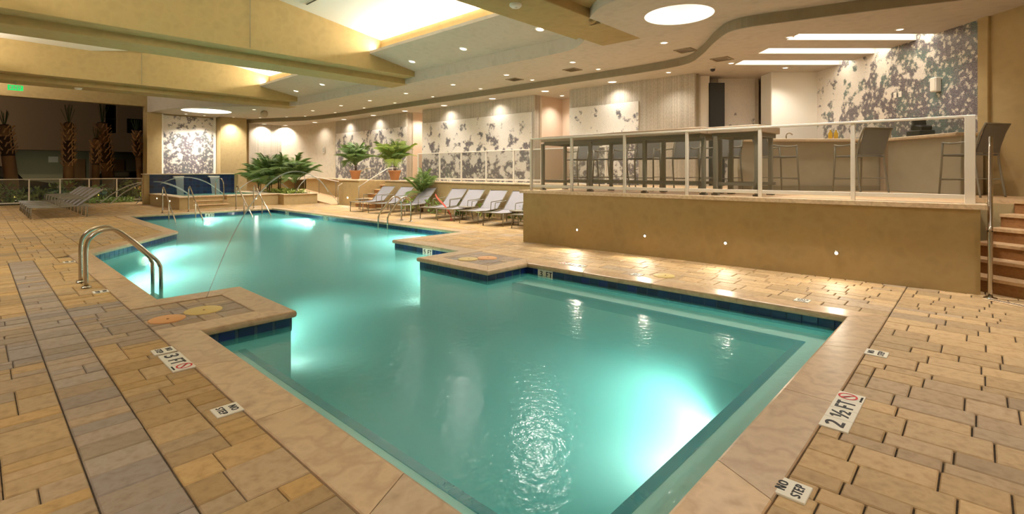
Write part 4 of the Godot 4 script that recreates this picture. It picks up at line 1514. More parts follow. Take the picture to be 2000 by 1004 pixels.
func bar_table(label: String, s0: float, s1: float, legs: Array) -> void:
	var t := thing("bar_table", label, "table", PW((s0 + s1) / 2, 0.82, 1.085), 0.0, "long bar tables")
	t.rotation.y = -0.0454
	var base := t.transform.affine_inverse()
	var q := func(a: float, b: float, h: float) -> Vector3: return base * PW(a, b, h)
	var s := S()
	bx(s, Vector3(0, 1.1, 0), Vector3(0.98, 0.11, s1 - s0), Basis.IDENTITY, 0.008)
	obj("tabletop", s, M.tabletop, t)
	s = S()
	for x in [-0.42, 0.42]:
		bx(s, Vector3(x, 1.01, 0), Vector3(0.03, 0.07, s1 - s0 - 0.1))
	for z in [-1, 1]:
		bx(s, Vector3(0, 1.01, z * ((s1 - s0) / 2 - 0.06)), Vector3(0.84, 0.07, 0.03))
	obj("apron", s, M.frame, t)
	for l in legs:
		for x in [0.4, 1.24]:
			var p: Vector3 = q.call(l, x, 1.085)
			s = S()
			bx(s, p + Vector3.UP * 0.5, Vector3(0.06, 1.0, 0.07), Basis.IDENTITY, 0.008)
			bx(s, p + Vector3.UP * 0.02, Vector3(0.1, 0.04, 0.11), Basis.IDENTITY, 0.006)
			obj("leg", s, M.frame, t)
	for x in [-0.42, 0.42]:
		s = S()
		bx(s, Vector3(x, 0.2, 0), Vector3(0.04, 0.05, s1 - s0 - 0.1))
		obj("foot_rail", s, M.frame, t)

func build_bar() -> void:
	bar_table("long slatted bar table behind the platform railing, at the pool end", 3.36, 6.98, [6.88, 5.7, 4.53, 3.45])
	bar_table("short bar table behind the platform railing, nearer the stairs", 2.5, 3.33, [3.25, 2.6])
	var first := make_stool()
	var st := [[6.75, 1.75, "at the pool end of the long bar table"], [6.0, 1.75, "second from the pool end at the long bar table"], [5.2, 1.75, "third from the pool end at the long bar table"], [4.4, 1.75, "fourth from the pool end at the long bar table"], [3.6, 1.75, "at the stairs end of the long bar table"]]
	for i in st.size():
		var lab: String = "grey sling bar stool %s" % st[i][2]
		var at := PW(st[i][0], st[i][1], 1.085)
		var turn: float = -PI / 2 - 0.05 + [0.1, -0.15, 0.2, 0.0, -0.1][i]
		if i == 0:
			first.position = at
			first.rotation.y = turn
			first.set_meta("label", lab)
			first.set_meta("group", "grey sling bar stools")
		else:
			dup(first, at, turn, lab)
	dup(first, CW(5.0, 9.5, 1.085), -TH + PI / 2, "grey sling bar stool standing sideways at the end of the tables")
	dup(first, CW(6.2, 8.95, 1.085), -TH + PI + 0.2, "grey sling bar stool with its back to the pool, facing the bar corner")
	dup(first, CW(7.45, 8.15, 1.085), -TH + PI + 0.3, "grey sling bar stool nearest the stairs, beside the tan wall")
	# the bar, an L with a post at its corner
	var bs := Basis(Vector3.UP, -TH)
	var t := thing("bar_counter", "long pale bar counter with an angled corner", "bar counter", CW(6.2, 10.8, 1.085), -TH)
	var base := t.transform.affine_inverse()
	var s := S()
	bx(s, base * CW(6.25, 10.75, 1.6), Vector3(3.0, 1.03, 0.4), Basis.IDENTITY, 0.01)
	bx(s, base * CW(7.98, 9.65, 1.6), Vector3(0.4, 1.03, 1.9), Basis.IDENTITY, 0.01)
	obj("front", s, M.bar_front, t)
	s = S()
	bx(s, base * CW(6.2, 10.7, 2.14), Vector3(3.2, 0.06, 0.66), Basis.IDENTITY, 0.012)
	bx(s, base * CW(7.95, 9.65, 2.14), Vector3(0.6, 0.06, 2.0), Basis.IDENTITY, 0.012)
	obj("worktop", s, M.ledge, t)
	s = S()
	bx(s, base * CW(7.78, 10.45, 1.72), Vector3(0.14, 1.28, 0.14), Basis.IDENTITY, 0.01)
	obj("corner_post", s, M.tabletop, t)
	s = S()
	bx(s, base * CW(6.25, 10.53, 1.14), Vector3(3.0, 0.1, 0.03))
	obj("plinth", s, M.fascia, t)
	# things on the bar
	var reg := thing("cash_register", "black cash register standing on the bar behind the corner post", "register", CW(8.02, 9.85, 2.17), -TH)
	s = S()
	bx(s, Vector3(0, 0.06, 0), Vector3(0.3, 0.12, 0.34), Basis.IDENTITY, 0.01)
	obj("drawer", s, M.black, reg)
	s = S()
	bx(s, Vector3(0, 0.17, 0.02), Vector3(0.24, 0.12, 0.26), Basis(Vector3.RIGHT, 0.2), 0.02)
	obj("keyboard", s, M.black, reg)
	s = S()
	bx(s, Vector3(0, 0.3, -0.04), Vector3(0.26, 0.2, 0.05), Basis(Vector3.RIGHT, -0.2), 0.01)
	obj("display", s, M.dark, reg)
	var k := 0
	for x in [6.82, 6.94]:
		var b := thing("bottle", "yellow bottle on the bar, %s of the two" % ["left", "right"][k], "bottle", CW(x, 10.75, 2.17), 0.0, "yellow bottles on the bar")
		s = S(true)
		lathe(s, [Vector2(0, 0), Vector2(0.04, 0), Vector2(0.042, 0.13), Vector2(0.016, 0.18), Vector2(0.015, 0.21)], Vector3.ZERO, 14)
		obj("body", s, M.yellow, b)
		s = S(true)
		lathe(s, [Vector2(0.018, 0.21), Vector2(0.018, 0.235), Vector2(0, 0.236)], Vector3.ZERO, 12)
		obj("cap", s, M.white, b)
		k += 1
	var tp := thing("bar_tap", "small bent chrome tap on the bar in front of the white pier", "tap", CW(5.85, 10.7, 2.17), -TH)
	s = S(true)
	tube(s, curve([Vector3(0, 0, 0), Vector3(0, 0.1, 0), Vector3(0.06, 0.14, 0), Vector3(0.13, 0.1, 0)], 4), 0.014, 8)
	obj("spout", s, M.steel, tp)
	s = S(true)
	lathe(s, [Vector2(0.035, 0), Vector2(0.035, 0.012), Vector2(0, 0.014)], Vector3.ZERO, 12)
	obj("base", s, M.steel, tp)
	# niche, loudspeaker, switch plates
	var nc := thing("wall_niche", "tall dark open niche with one shelf beside the reed wall", "niche", CW(5.78, 14.35, 1.085), -TH)
	s = S()
	bx(s, Vector3(0, 1.45, 0.2), Vector3(0.42, 2.9, 0.04))
	bx(s, Vector3(-0.2, 1.45, 0.0), Vector3(0.03, 2.9, 0.4))
	bx(s, Vector3(0.2, 1.45, 0.0), Vector3(0.03, 2.9, 0.4))
	obj("lining", s, M.dark, nc)
	s = S()
	bx(s, Vector3(0, 1.9, 0), Vector3(0.4, 0.04, 0.38))
	obj("shelf", s, M.dark, nc)
	var sp := thing("loudspeaker", "slim white loudspeaker mounted on the teal bar mural", "loudspeaker", CW(8.24, 9.76, 3.04), -TH)
	s = S()
	bx(s, Vector3(0, 0.14, 0), Vector3(0.12, 0.28, 0.14), Basis.IDENTITY, 0.015)
	obj("cabinet", s, M.white, sp)
	s = S()
	bx(s, Vector3(-0.062, 0.14, 0), Vector3(0.008, 0.24, 0.11))
	obj("grille", s, M.rail, sp)
	s = S()
	bx(s, Vector3(0.05, 0.0, 0), Vector3(0.03, 0.05, 0.05))
	obj("bracket", s, M.frame, sp)
	k = 0
	for z in [10.72, 10.86]:
		var p := thing("switch_plate", "white switch plate on the bar mural, %s of the pair" % ["right", "left"][k], "switch", CW(8.29, z, 3.14), -TH, "switch plates on the mural")
		s = S()
		bx(s, Vector3.ZERO, Vector3(0.012, 0.12, 0.08), Basis.IDENTITY, 0.003)
		obj("plate", s, M.white, p)
		s = S()
		bx(s, Vector3(-0.008, 0, 0), Vector3(0.008, 0.04, 0.02))
		obj("rocker", s, M.sign_white, p)
		k += 1

# ------------------------------------------------------------------ rails, signs and small fittings
func build_pool_rails() -> void:
	var s: SurfaceTool
	var k := 0
	for r in [[8.6, 0.98, 1.0, "polished steel ladder rails at the left pool edge near the camera"], [12.6, 8.85, -1.0, "polished steel ladder rails at the right pool edge by the loungers"]]:
		var t := thing("pool_ladder", r[3], "pool ladder", W(r[0], r[1], 0), 0.0, "pool ladders")
		var d: float = r[2]
		for a in [-0.24, 0.24]:
			s = S(true)
			tube(s, curve([Vector3(0, 0, a), Vector3(0, 0.5, a), Vector3(0.06 * d, 0.66, a), Vector3(0.2 * d, 0.73, a), Vector3(0.36 * d, 0.68, a), Vector3(0.7 * d, 0.32, a), Vector3(0.78 * d, 0.2, a), Vector3(0.8 * d, 0.05, a), Vector3(0.8 * d, -0.7, a)], 5), 0.024, 10)
			obj("rail", s, M.steel, t)
			s = S(true)
			lathe(s, [Vector2(0, 0.016), Vector2(0.045, 0.016), Vector2(0.055, 0.0)], Vector3(0, 0.012, a), 16)
			obj("flange", s, M.steel, t)
		for h in [-0.3, -0.55]:
			s = S()
			bx(s, Vector3(0.8 * d, h, 0), Vector3(0.09, 0.03, 0.46), Basis.IDENTITY, 0.006)
			obj("rung", s, M.steel, t)
		k += 1
	k = 0
	for b in [4.55, 5.35, 6.95, 7.6]:
		var t := thing("entry_handrail", "steel handrail into the far pool steps, %s from the left" % nth(k), "handrail", W(21.15, b, 0), 0.0, "handrails of the far pool steps")
		s = S(true)
		tube(s, curve([W(0, 0, 0), W(0, 0, 0.78), W(-0.06, 0, 0.88), W(-0.2, 0, 0.9), W(-0.8, 0, 0.45), W(-1.6, 0, -0.1), W(-1.7, 0, -0.3), W(-1.7, 0, -0.8)], 5), 0.022, 8)
		obj("rail", s, M.steel, t)
		s = S(true)
		tube(s, [W(-0.85, 0, 0.42), W(-0.85, 0, -0.8)], 0.02, 8)
		obj("post", s, M.steel, t)
		s = S(true)
		lathe(s, [Vector2(0, 0.016), Vector2(0.05, 0.016), Vector2(0.055, 0.0)], Vector3.ZERO, 14)
		obj("flange", s, M.steel, t)
		k += 1

func letters(text: String, size: float, at: Vector3, bs: Basis, m: Material, parent: Node, wide := 1.0) -> void:
	var t := TextMesh.new()
	var f := SystemFont.new()
	f.font_names = PackedStringArray(["Droid Sans"])
	f.font_weight = 700
	t.font = f
	t.text = text
	t.font_size = 32
	t.pixel_size = size / 23.0
	t.depth = 0.002
	t.curve_step = 2.0
	var o := put("lettering", t, m, parent)
	o.transform = Transform3D(bs * Basis.from_scale(Vector3(wide, 1, 1)), at)

func no_dive(at: Vector3, bs: Basis, parent: Node) -> void:
	var s := S()
	var n := 20
	for i in n:
		var a0 := TAU * i / n
		var a1 := TAU * (i + 1) / n
		var f := func(r: float, an: float) -> Vector3: return at + bs * Vector3(cos(an) * r, sin(an) * r, 0.001)
		oq(s, f.call(0.055, a0), f.call(0.055, a1), f.call(0.043, a1), f.call(0.043, a0), bs.z)
	var d := bs * Vector3(0.7071, -0.7071, 0)
	bar(s, at - d * 0.048 + bs.z * 0.001, at + d * 0.048 + bs.z * 0.001, 0.01, 0.001, bs.z)
	obj("ban_ring", s, M.red, parent)
	s = S()
	bar(s, at + bs * Vector3(-0.03, 0.02, 0.0005), at + bs * Vector3(0.012, -0.01, 0.0005), 0.014, 0.001, bs.z)
	bar(s, at + bs * Vector3(0.005, -0.004, 0.0005), at + bs * Vector3(0.03, -0.026, 0.0005), 0.007, 0.001, bs.z)
	obj("diver_symbol", s, M.ink, parent)

func deck_sign(label: String, words: Array, at: Vector3, bs: Basis, group: String) -> void:
	# a row of 6-inch tiles; at is the middle of the first one
	var t := thing("deck_sign", label, "sign", at, 0.0, group)
	for i in words.size():
		var c := bs.x * 0.155 * i
		var s := S()
		bx(s, c, Vector3(0.152, 0.152, 0.012), bs, 0.002)
		var o := obj("sign_tile", s, M.sign_white, t)
		var z := c + bs.z * 0.0068
		match words[i]:
			"dive":
				no_dive(z + bs.y * 0.012, bs, o)
				letters("NO DIVING", 0.012, z - bs.y * 0.062, bs, M.ink, o)
			"step":
				letters("NO", 0.042, z + bs.y * 0.036, bs, M.ink, o)
				letters("STEP", 0.042, z - bs.y * 0.032, bs, M.ink, o, 0.9)
			_:
				letters(words[i], 0.098, z, bs, M.ink, o, 0.85 if words[i].length() > 1 else 1.1)

func build_signs() -> void:
	var L := Basis(Vector3.BACK, Vector3.RIGHT, Vector3.UP)      # read from the left deck, facing the pool
	var N := Basis(Vector3.RIGHT, Vector3.FORWARD, Vector3.UP)   # read from the near deck
	var R := Basis(Vector3.FORWARD, Vector3.LEFT, Vector3.UP)    # read from the right deck
	var g := "depth and warning tiles set in the deck"
	var y := 0.004
	deck_sign("white 3 FT tile strip with a red no-diving ring on the left deck", ["3", "FT", "dive"], W(4.762, 1.085, y), L, g)
	deck_sign("white NO STEP tile just before the 3 FT strip, beside the left peninsula", ["step"], W(4.96, 1.075, y), L, g)
	deck_sign("white NO STEP tile in the left foreground deck", ["step"], W(3.44, 1.08, y), L, g)
	deck_sign("white NO STEP tile on the left deck beside the near ladder", ["step"], W(7.95, 1.07, y), L, g)
	deck_sign("white NO STEP tile on the left deck behind the near ladder", ["step"], W(10.95, 1.07, y), L, g)
	deck_sign("white 2 1/2 FT tile strip with a red no-diving ring on the near deck", ["2", "½", "FT", "dive"], W(0.625, 3.47, y), N, g)
	deck_sign("white NO STEP tile at the bottom right corner of the pool", ["step"], W(0.65, 2.615, y), N, g)
	deck_sign("white NO STEP tile on the near deck at the right corner", ["step"], W(0.62, 5.045, y), N, g)
	deck_sign("white NO STEP tile on the right deck near the stairs", ["step"], W(1.5, 6.52, y), R, g)
	deck_sign("white 3 FT tile strip on the right deck beside the platform wall", ["3", "FT", "dive"], W(4.6, 6.52, y), R, g)
	deck_sign("white NO STEP tile beside the round drain covers on the right deck", ["step"], W(3.62, 6.52, y), R, g)
	# depth marks on the waterline
	var q := [[5.0, 6.145, Vector3.LEFT, Vector3.FORWARD, "3 FT", "white 3 FT depth mark on the waterline of the right wall"], [8.1, 6.215, Vector3.LEFT, Vector3.FORWARD, "5 FT", "white 5 FT depth mark on the waterline beyond the right peninsula"], [20.7, 5.9, Vector3.BACK, Vector3.RIGHT, "4 FT", "white depth mark on the far waterline between the handrails"], [16.3, 8.195, Vector3.LEFT, Vector3.FORWARD, "5 FT", "white depth mark on the long right waterline by the ladder"], [19.4, 8.195, Vector3.LEFT, Vector3.FORWARD, "4 FT", "white depth mark on the long right waterline at the far end"]]
	for r in q:
		var nrm: Vector3 = r[2]
		var x: Vector3 = Vector3.UP.cross(nrm)
		var bs := Basis(x, Vector3.UP, nrm)
		var t := thing("depth_mark", r[5], "sign", W(r[0], r[1], -0.125) + nrm * 0.018, 0.0, "depth marks on the waterline")
		for i in r[4].split(" ").size():
			var s := S()
			bx(s, x * (0.15 * i - 0.075), Vector3(0.146, 0.13, 0.012), bs, 0.002)
			var o := obj("mark_tile", s, M.sign_white, t)
			letters(r[4].split(" ")[i], 0.085, x * (0.15 * i - 0.075) + nrm * 0.0068, bs, M.ink, o)
	# round covers in the deck
	for r in [[6.0, 1.33, 0.16, "lid_orange", "round orange-tan cover on the left peninsula"], [6.1, 1.68, 0.18, "lid_cream", "round cream cover on the left peninsula"], [6.2, 6.02, 0.17, "lid_orange", "round orange-tan cover on the right peninsula"], [6.36, 5.72, 0.17, "lid_cream", "round pale cover on the right peninsula"], [3.3, 6.72, 0.15, "lid_cream", "round pale cover on the deck by the platform wall"]]:
		var t := thing("deck_cover", r[4], "cover", W(r[0], r[1], 0.004), 0.0, "round covers in the deck")
		var s := S(true)
		lathe(s, [Vector2(r[2], -0.006), Vector2(r[2], 0.004), Vector2(r[2] - 0.008, 0.007), Vector2(0, 0.008)], Vector3.ZERO, 28)
		obj("lid", s, M[r[3]], t)
		s = S(true)
		lathe(s, [Vector2(0.012, 0.007), Vector2(0.012, 0.012), Vector2(0, 0.012)], Vector3(0.0, 0, r[2] * 0.15), 10)
		obj("screw", s, M.riser, t)
	# drain channel at the foot of the stairs
	var dr := thing("drain_grate", "narrow white slotted drain along the foot of the stairs", "drain", W(-0.15, 8.35, 0.004))
	var s := S()
	bar(s, W(0.1, -0.26, 0.0), W(-2.2, -1.62, 0.0), 0.12, 0.008)
	obj("channel", s, M.ledge, dr)
	for i in 60:
		s = S()
		var c := W(0.1, -0.26, 0.005).lerp(W(-2.2, -1.62, 0.005), (i + 0.5) / 60.0)
		bx(s, c, Vector3(0.07, 0.003, 0.014), Basis(Vector3.UP, 0.53))
		obj("slot", s, M.dark, dr)

func build_ceiling_things() -> void:
	var s: SurfaceTool
	# exit sign hung from the far girder
	var t := thing("exit_sign", "small green glowing EXIT sign under the far girder", "exit sign", W(22.9, 0.92, 4.4))
	s = S()
	bx(s, Vector3(0, -0.2, 0), Vector3(0.36, 0.17, 0.03), Basis.IDENTITY, 0.004)
	var o := obj("sign_face", s, M.exit_green, t)
	letters("EXIT", 0.1, Vector3(0, -0.2, 0.017), Basis.IDENTITY, M.sign_white, o)
	s = S()
	bx(s, Vector3(0, -0.05, 0), Vector3(0.04, 0.1, 0.03))
	obj("bracket", s, M.frame, t)
	for r in [[23.0, 2.48, 4.4, "white smoke detector under the far girder"], [5.9, 6.42, 4.4, "white smoke detector under the nearest girder"]]:
		t = thing("smoke_detector", r[3], "detector", W(r[0], r[1], r[2]), 0.0, "smoke detectors")
		s = S(true)
		lathe(s, [Vector2(0.11, 0.0), Vector2(0.11, -0.03), Vector2(0.08, -0.06), Vector2(0, -0.065)], Vector3.ZERO, 20)
		obj("housing", s, M.white, t)
		s = S(true)
		lathe(s, [Vector2(0.03, -0.06), Vector2(0.03, -0.07), Vector2(0, -0.072)], Vector3.ZERO, 12)
		obj("sensor", s, M.rail, t)
	t = thing("ceiling_speaker", "grey globe speaker hanging under the far soffit", "speaker", W(25.1, 9.5, 4.4))
	s = S(true)
	lathe(s, [Vector2(0, -0.34), Vector2(0.1, -0.32), Vector2(0.16, -0.22), Vector2(0.17, -0.12), Vector2(0.12, -0.03), Vector2(0.05, 0.0)], Vector3.ZERO, 20)
	obj("globe", s, M.tabletop, t)
	s = S(true)
	lathe(s, [Vector2(0.07, 0.0), Vector2(0.07, -0.015), Vector2(0.04, -0.02)], Vector3.ZERO, 14)
	obj("mount", s, M.rail, t)
	t = thing("dome_camera", "small black dome camera on the low ceiling by the reed wall", "camera", CW(5.2, 13.0, 4.19), 0.0)
	s = S(true)
	lathe(s, [Vector2(0.07, 0.0), Vector2(0.07, -0.05)], Vector3.ZERO, 18)
	obj("collar", s, M.rail, t)
	s = S(true)
	lathe(s, [Vector2(0.065, -0.05), Vector2(0.05, -0.1), Vector2(0, -0.12)], Vector3.ZERO, 18)
	obj("dome", s, M.black, t)
	var k := 0
	for r in [[5.17, 11.65, 4.4], [8.53, 11.68, 4.4], [10.77, 11.67, 4.4], [4.53, 12.24, 4.19]]:
		t = thing("air_grille", "square tan air grille in the soffit, %s" % ["near the round light", "above the first mural field", "above the peach alcove", "in the low ceiling step"][k], "air grille", W(r[0], r[1], r[2]), 0.0, "air grilles in the soffit")
		s = S()
		for q in [[0, 0.19, 0.42, 0.04], [0, -0.19, 0.42, 0.04], [0.19, 0, 0.04, 0.36], [-0.19, 0, 0.04, 0.36]]:
			bx(s, Vector3(q[0], -0.008, q[1]), Vector3(q[2], 0.016, q[3]))
		obj("rim", s, M.fascia, t)
		for j in 8:
			s = S()
			bx(s, Vector3(0, -0.006, -0.15 + j * 0.043), Vector3(0.34, 0.004, 0.026), Basis(Vector3.RIGHT, 0.5))
			obj("blade", s, M.fascia, t)
		k += 1
	t = thing("slot_vent", "thin dark linear air slot in the white pitched ceiling", "air vent", W(12.6, 6.0, 5.91))
	t.rotation.z = -0.155
	s = S()
	bx(s, Vector3.ZERO, Vector3(0.07, 0.012, 0.9))
	obj("frame", s, M.rail, t)
	s = S()
	bx(s, Vector3(0, -0.008, 0), Vector3(0.035, 0.006, 0.86))
	obj("slot", s, M.dark, t)
	# thin tubes standing for the panel joints of the middle and far girders
	for r in [[13.46, 4.75, "near face of the middle girder"], [21.98, 4.1, "near face of the far girder"]]:
		s = S(true)
		tube(s, [W(r[0], r[1], 4.6), W(r[0], r[1], 5.9)], 0.008, 6)
		tag(obj("panel_joint", s, M.frame), "thin dark upright panel joint on the %s" % r[2], "panel_joint", "panel joints on the girders")

func jet(label: String, pts: Array, r) -> void:
	var s := S(true)
	var line := curve(pts, 10)
	if r is Array:
		var rr := []
		for i in line.size():
			rr.append(lerpf(r[0], r[1], sin(PI * minf(1.0, 1.15 * i / line.size()))))
		tube(s, line, rr, 7)
	else:
		tube(s, line, r, 7)
	tag(obj("water_jet", s, M.jet), label, "water jet", "arching water jets")

func arc(p: Vector3, q: Vector3, top: float) -> Array:
	var out := []
	for i in 9:
		var f := i / 8.0
		var v := p.lerp(q, f)
		var base := maxf(p.y, q.y)
		v.y += (top - base) * 4.0 * f * (1.0 - f)
		out.append(v)
	return out

func build_jets() -> void:
	jet("thin water jet arching from the left peninsula over the pool", arc(W(6.6, 1.85, 0.02), W(5.9, 3.7, -0.15), 1.58).slice(0, 7), [0.003, 0.009])
	jet("water jet arching from the deck into the spa, outer of the left pair", arc(W(29.3, 3.9, 0.02), W(26.6, 6.75, 0.42), 1.2), 0.025)
	jet("water jet arching from the deck into the spa, inner of the left pair", arc(W(28.7, 4.2, 0.02), W(26.3, 6.7, 0.42), 1.2), 0.025)
	jet("water jet rising behind the left pair toward the blue wall", arc(W(27.9, 5.0, 0.02), W(26.0, 8.0, 0.42), 1.4), 0.022)
	jet("low water jet crossing the planter toward the spa", arc(W(24.6, 10.6, 0.45), W(25.2, 8.2, 0.42), 1.2), 0.02)
	jet("low water jet over the right end of the planter", arc(W(22.9, 10.0, 0.45), W(22.9, 11.6, 0.5), 1.25), 0.02)

# ------------------------------------------------------------------ night garden
func garden_palm(label: String, a: float, b: float, hb: float, ht: float, hc: float, r: float, lean: float, sd: int) -> void:
	# trunk to hb, boots from hb to ht, spears to hc
	var t := thing("garden_palm", label, "palm", W(a, b, 0), 0.0, "palms in the night garden")
	var g := RandomNumberGenerator.new()
	g.seed = sd
	var at := func(h: float) -> Vector3: return Vector3(-lean * maxf(h - 1.0, 0.0) * 0.16, h, 0)
	var s := S(true)
	var pts := []
	var rad := []
	for i in 9:
		var h := ht * i / 8.0
		pts.append(at.call(h))
		rad.append(r * (1.08 - 0.15 * i / 8.0))
	tube(s, pts, rad, 12)
	obj("trunk", s, M.trunk, t)
	s = S(true)
	tube(s, [at.call(hb - 0.1), at.call((hb + ht) / 2), at.call(ht + 0.05)], [r * 1.0, r * 1.02, r * 0.7], 12)
	obj("fibre", s, M.dark_trunk, t)
	s = S()
	var rows := int((ht - hb) / 0.16)
	for i in rows:
		var h := hb + 0.16 * i
		for k in 7:
			var an := TAU * (k + 0.5 * (i % 2)) / 7 + g.randf_range(-0.08, 0.08)
			var d := Vector3(cos(an), 0, sin(an))
			var p: Vector3 = at.call(h) + d * r * 0.92
			bar(s, p, p + d * (0.05 + r * 0.3) + d.cross(Vector3.UP) * (0.1 if (i + k) % 2 else -0.1) + Vector3.UP * 0.2, 0.045, 0.03, d)
	obj("leaf_bases", s, M.boot, t)
	s = S()
	for k in 11:
		var an := TAU * k / 11
		var d := Vector3(cos(an), 0, sin(an)) * g.randf_range(0.08, 0.32)
		var p: Vector3 = at.call(ht - 0.1)
		bar(s, p, p + Vector3.UP * (hc - ht) * g.randf_range(0.75, 1.05) + d, 0.02, 0.012)
	obj("spear_leaves", s, M.spear, t)

func car(label: String, at: Vector3, turn: float, tall: float) -> void:
	var t := thing("parked_car", label, "car", at, turn, "parked cars")
	var body := [Vector2(-2.2, 0.35), Vector2(2.2, 0.35), Vector2(2.25, 0.75), Vector2(1.4, 0.95), Vector2(0.9, 0.98), Vector2(0.35, tall), Vector2(-1.5, tall), Vector2(-2.05, 1.0), Vector2(-2.2, 0.8)]
	var s := S()
	var ix := Geometry2D.triangulate_polygon(PackedVector2Array(body))
	for i in range(0, ix.size(), 3):
		for z in [-0.85, 0.85]:
			var f := func(v: Vector2) -> Vector3: return Vector3(v.x, v.y, z)
			tri(s, f.call(body[ix[i]]), f.call(body[ix[i + 1]]), f.call(body[ix[i + 2]]), Vector3(0, 0, z))
	for i in body.size():
		var p: Vector2 = body[i]
		var q: Vector2 = body[(i + 1) % body.size()]
		oq(s, Vector3(p.x, p.y, -0.85), Vector3(q.x, q.y, -0.85), Vector3(q.x, q.y, 0.85), Vector3(p.x, p.y, 0.85), Vector3(q.y - p.y, p.x - q.x, 0))
	obj("body", s, M.car_paint, t)
	for z in [-0.86, 0.86]:
		s = S()
		oq(s, Vector3(0.75, 1.0, z), Vector3(0.32, tall - 0.08, z), Vector3(-1.45, tall - 0.08, z), Vector3(-1.85, 1.02, z), Vector3(0, 0, z))
		obj("side_window", s, M.car_glass, t)
		for x in [-1.35, 1.35]:
			s = S(true)
			tube(s, [Vector3(x, 0.32, z - 0.1), Vector3(x, 0.32, z + 0.1)], 0.32, 18)
			obj("wheel", s, M.black, t)

func build_garden() -> void:
	var s := S()
	wbox(s, 30.8, 60.0, -25.0, 25.0, -0.4, -0.02)
	struct("ground", s, M.asphalt, "dark ground of the night garden")
	# building across the way with an open garage level
	var A := 41.0
	var b := thing("neighbour_building", "dark apartment building across the garden with a dim garage level", "building", W(A, 3.0, 0))
	var f := b.transform.affine_inverse()
	var wb := func(s_: SurfaceTool, a0, a1, b0, b1, h0, h1): bx(s_, f * W((a0 + a1) / 2.0, (b0 + b1) / 2.0, (h0 + h1) / 2.0), Vector3(absf(b1 - b0), absf(h1 - h0), absf(a1 - a0)))
	s = S()
	wb.call(s, A, A + 0.4, -16.0, 5.75, 2.75, 12.0)
	wb.call(s, A, A + 0.4, 5.75, 6.35, 2.75, 3.95)
	wb.call(s, A, A + 0.4, 5.75, 6.35, 5.8, 12.0)
	wb.call(s, A, A + 0.4, 6.35, 20.0, 2.75, 12.0)
	obj("facade", s, M.night_wall, b)
	s = S()
	wb.call(s, A + 0.4, A + 6.4, -16.0, 20.0, 2.9, 3.1)
	obj("garage_ceiling", s, M.night_wall, b)
	s = S()
	wb.call(s, A + 6.0, A + 6.4, -16.0, 20.0, 0.0, 2.9)
	obj("garage_wall", s, M.garage_wall, b)
	for q in [[4.55, 5.45], [7.0, 7.7]]:
		s = S()
		wb.call(s, A + 5.9, A + 6.0, q[0], q[1], 0.0, 2.35)
		obj("door", s, M.riser, b)
	s = S()
	wb.call(s, A + 0.5, A + 0.6, 5.7, 6.4, 3.9, 5.85)
	var win := obj("window", s, M.car_glass, b)
	s = S()
	wb.call(s, A + 0.3, A + 0.45, 5.75, 6.35, 4.85, 4.93)
	obj("transom", s, M.dark, win)
	s = S()
	wb.call(s, A - 0.06, A + 0.02, 6.85, 7.6, 4.0, 4.95)
	var bal := obj("balcony_door", s, M.car_glass, b)
	for k in 7:
		s = S()
		wb.call(s, A - 0.16, A - 0.13, 6.88 + 0.11 * k, 6.9 + 0.11 * k, 4.0, 4.9)
		obj("bar", s, M.dark, bal)
	for q in [-3.0, 1.2, 5.2, 9.5]:
		s = S()
		wb.call(s, A + 0.1, A + 0.5, q - 0.2, q + 0.2, 0.0, 2.8)
		obj("column", s, M.night_wall, b)
	s = S()
	wb.call(s, A + 5.95, A + 6.0, 3.5, 4.0, 2.1, 2.5)
	obj("notice_board", s, M.rail, b)
	var gl := thing("garage_light", "small oval lamp on the garage ceiling across the garden", "ceiling light", W(A + 1.2, 2.85, 2.88))
	s = S(true)
	lathe(s, [Vector2(0.14, 0.0), Vector2(0.12, -0.05), Vector2(0, -0.06)], Vector3.ZERO, 18)
	obj("lamp_lens", s, M.lamp_white, gl)
	spot(gl, Vector3(0, -0.08, 0), Vector3(0.0, -1, -0.75), 7.0, 70.0, Color(1.0, 0.99, 0.84))
	var sl := thing("added_garden_lamp", "added unseen lamp post beyond the left edge lighting the building across the garden", "lamp post", W(34.5, -4.0, 0))  # unseen lamp, added to lift the dark facade
	s = S(true)
	tube(s, [Vector3(0, 0, 0), Vector3(0, 4.2, 0)], 0.05, 10)
	obj("post", s, M.frame, sl)
	s = S(true)
	lathe(s, [Vector2(0, 4.5), Vector2(0.12, 4.45), Vector2(0.15, 4.3), Vector2(0.08, 4.2), Vector2(0, 4.2)], Vector3.ZERO, 16)
	obj("lamp_globe", s, M.lamp_white, sl)
	spot(sl, Vector3(0.2, 4.3, -0.2), Vector3(0.75, 0.05, -1), 30.0, 60.0, Color(1.0, 0.9, 0.74))
	car("dark van parked at the left in the garage across the garden", W(38.5, 0.9, 0), 0.1, 1.75)
	car("dark car parked in the middle before the garage", W(38.6, 5.7, 0), 3.0, 1.5)
	car("dark car parked at the right before the garage", W(38.6, 10.4, 0), 0.15, 1.6)
	garden_palm("slightly leaning palm with woven leaf bases at the far left of the night garden", 33.0, 1.2, 2.3, 3.6, 4.4, 0.24, 0.6, 1)
	garden_palm("straight palm with long woven leaf bases, second from the left", 33.0, 3.2, 1.75, 3.85, 4.9, 0.21, 0.0, 2)
	garden_palm("slim uplit palm with gold trunk in the middle", 32.7, 4.2, 1.9, 3.1, 3.8, 0.15, 0.0, 3)
	garden_palm("thick palm right behind the slim uplit one", 33.6, 4.85, 1.5, 4.0, 5.3, 0.26, 0.6, 4)
	garden_palm("brightly uplit palm beside the wall corner", 32.2, 5.95, 2.3, 3.6, 4.35, 0.14, 0.4, 5)
	var k := 0
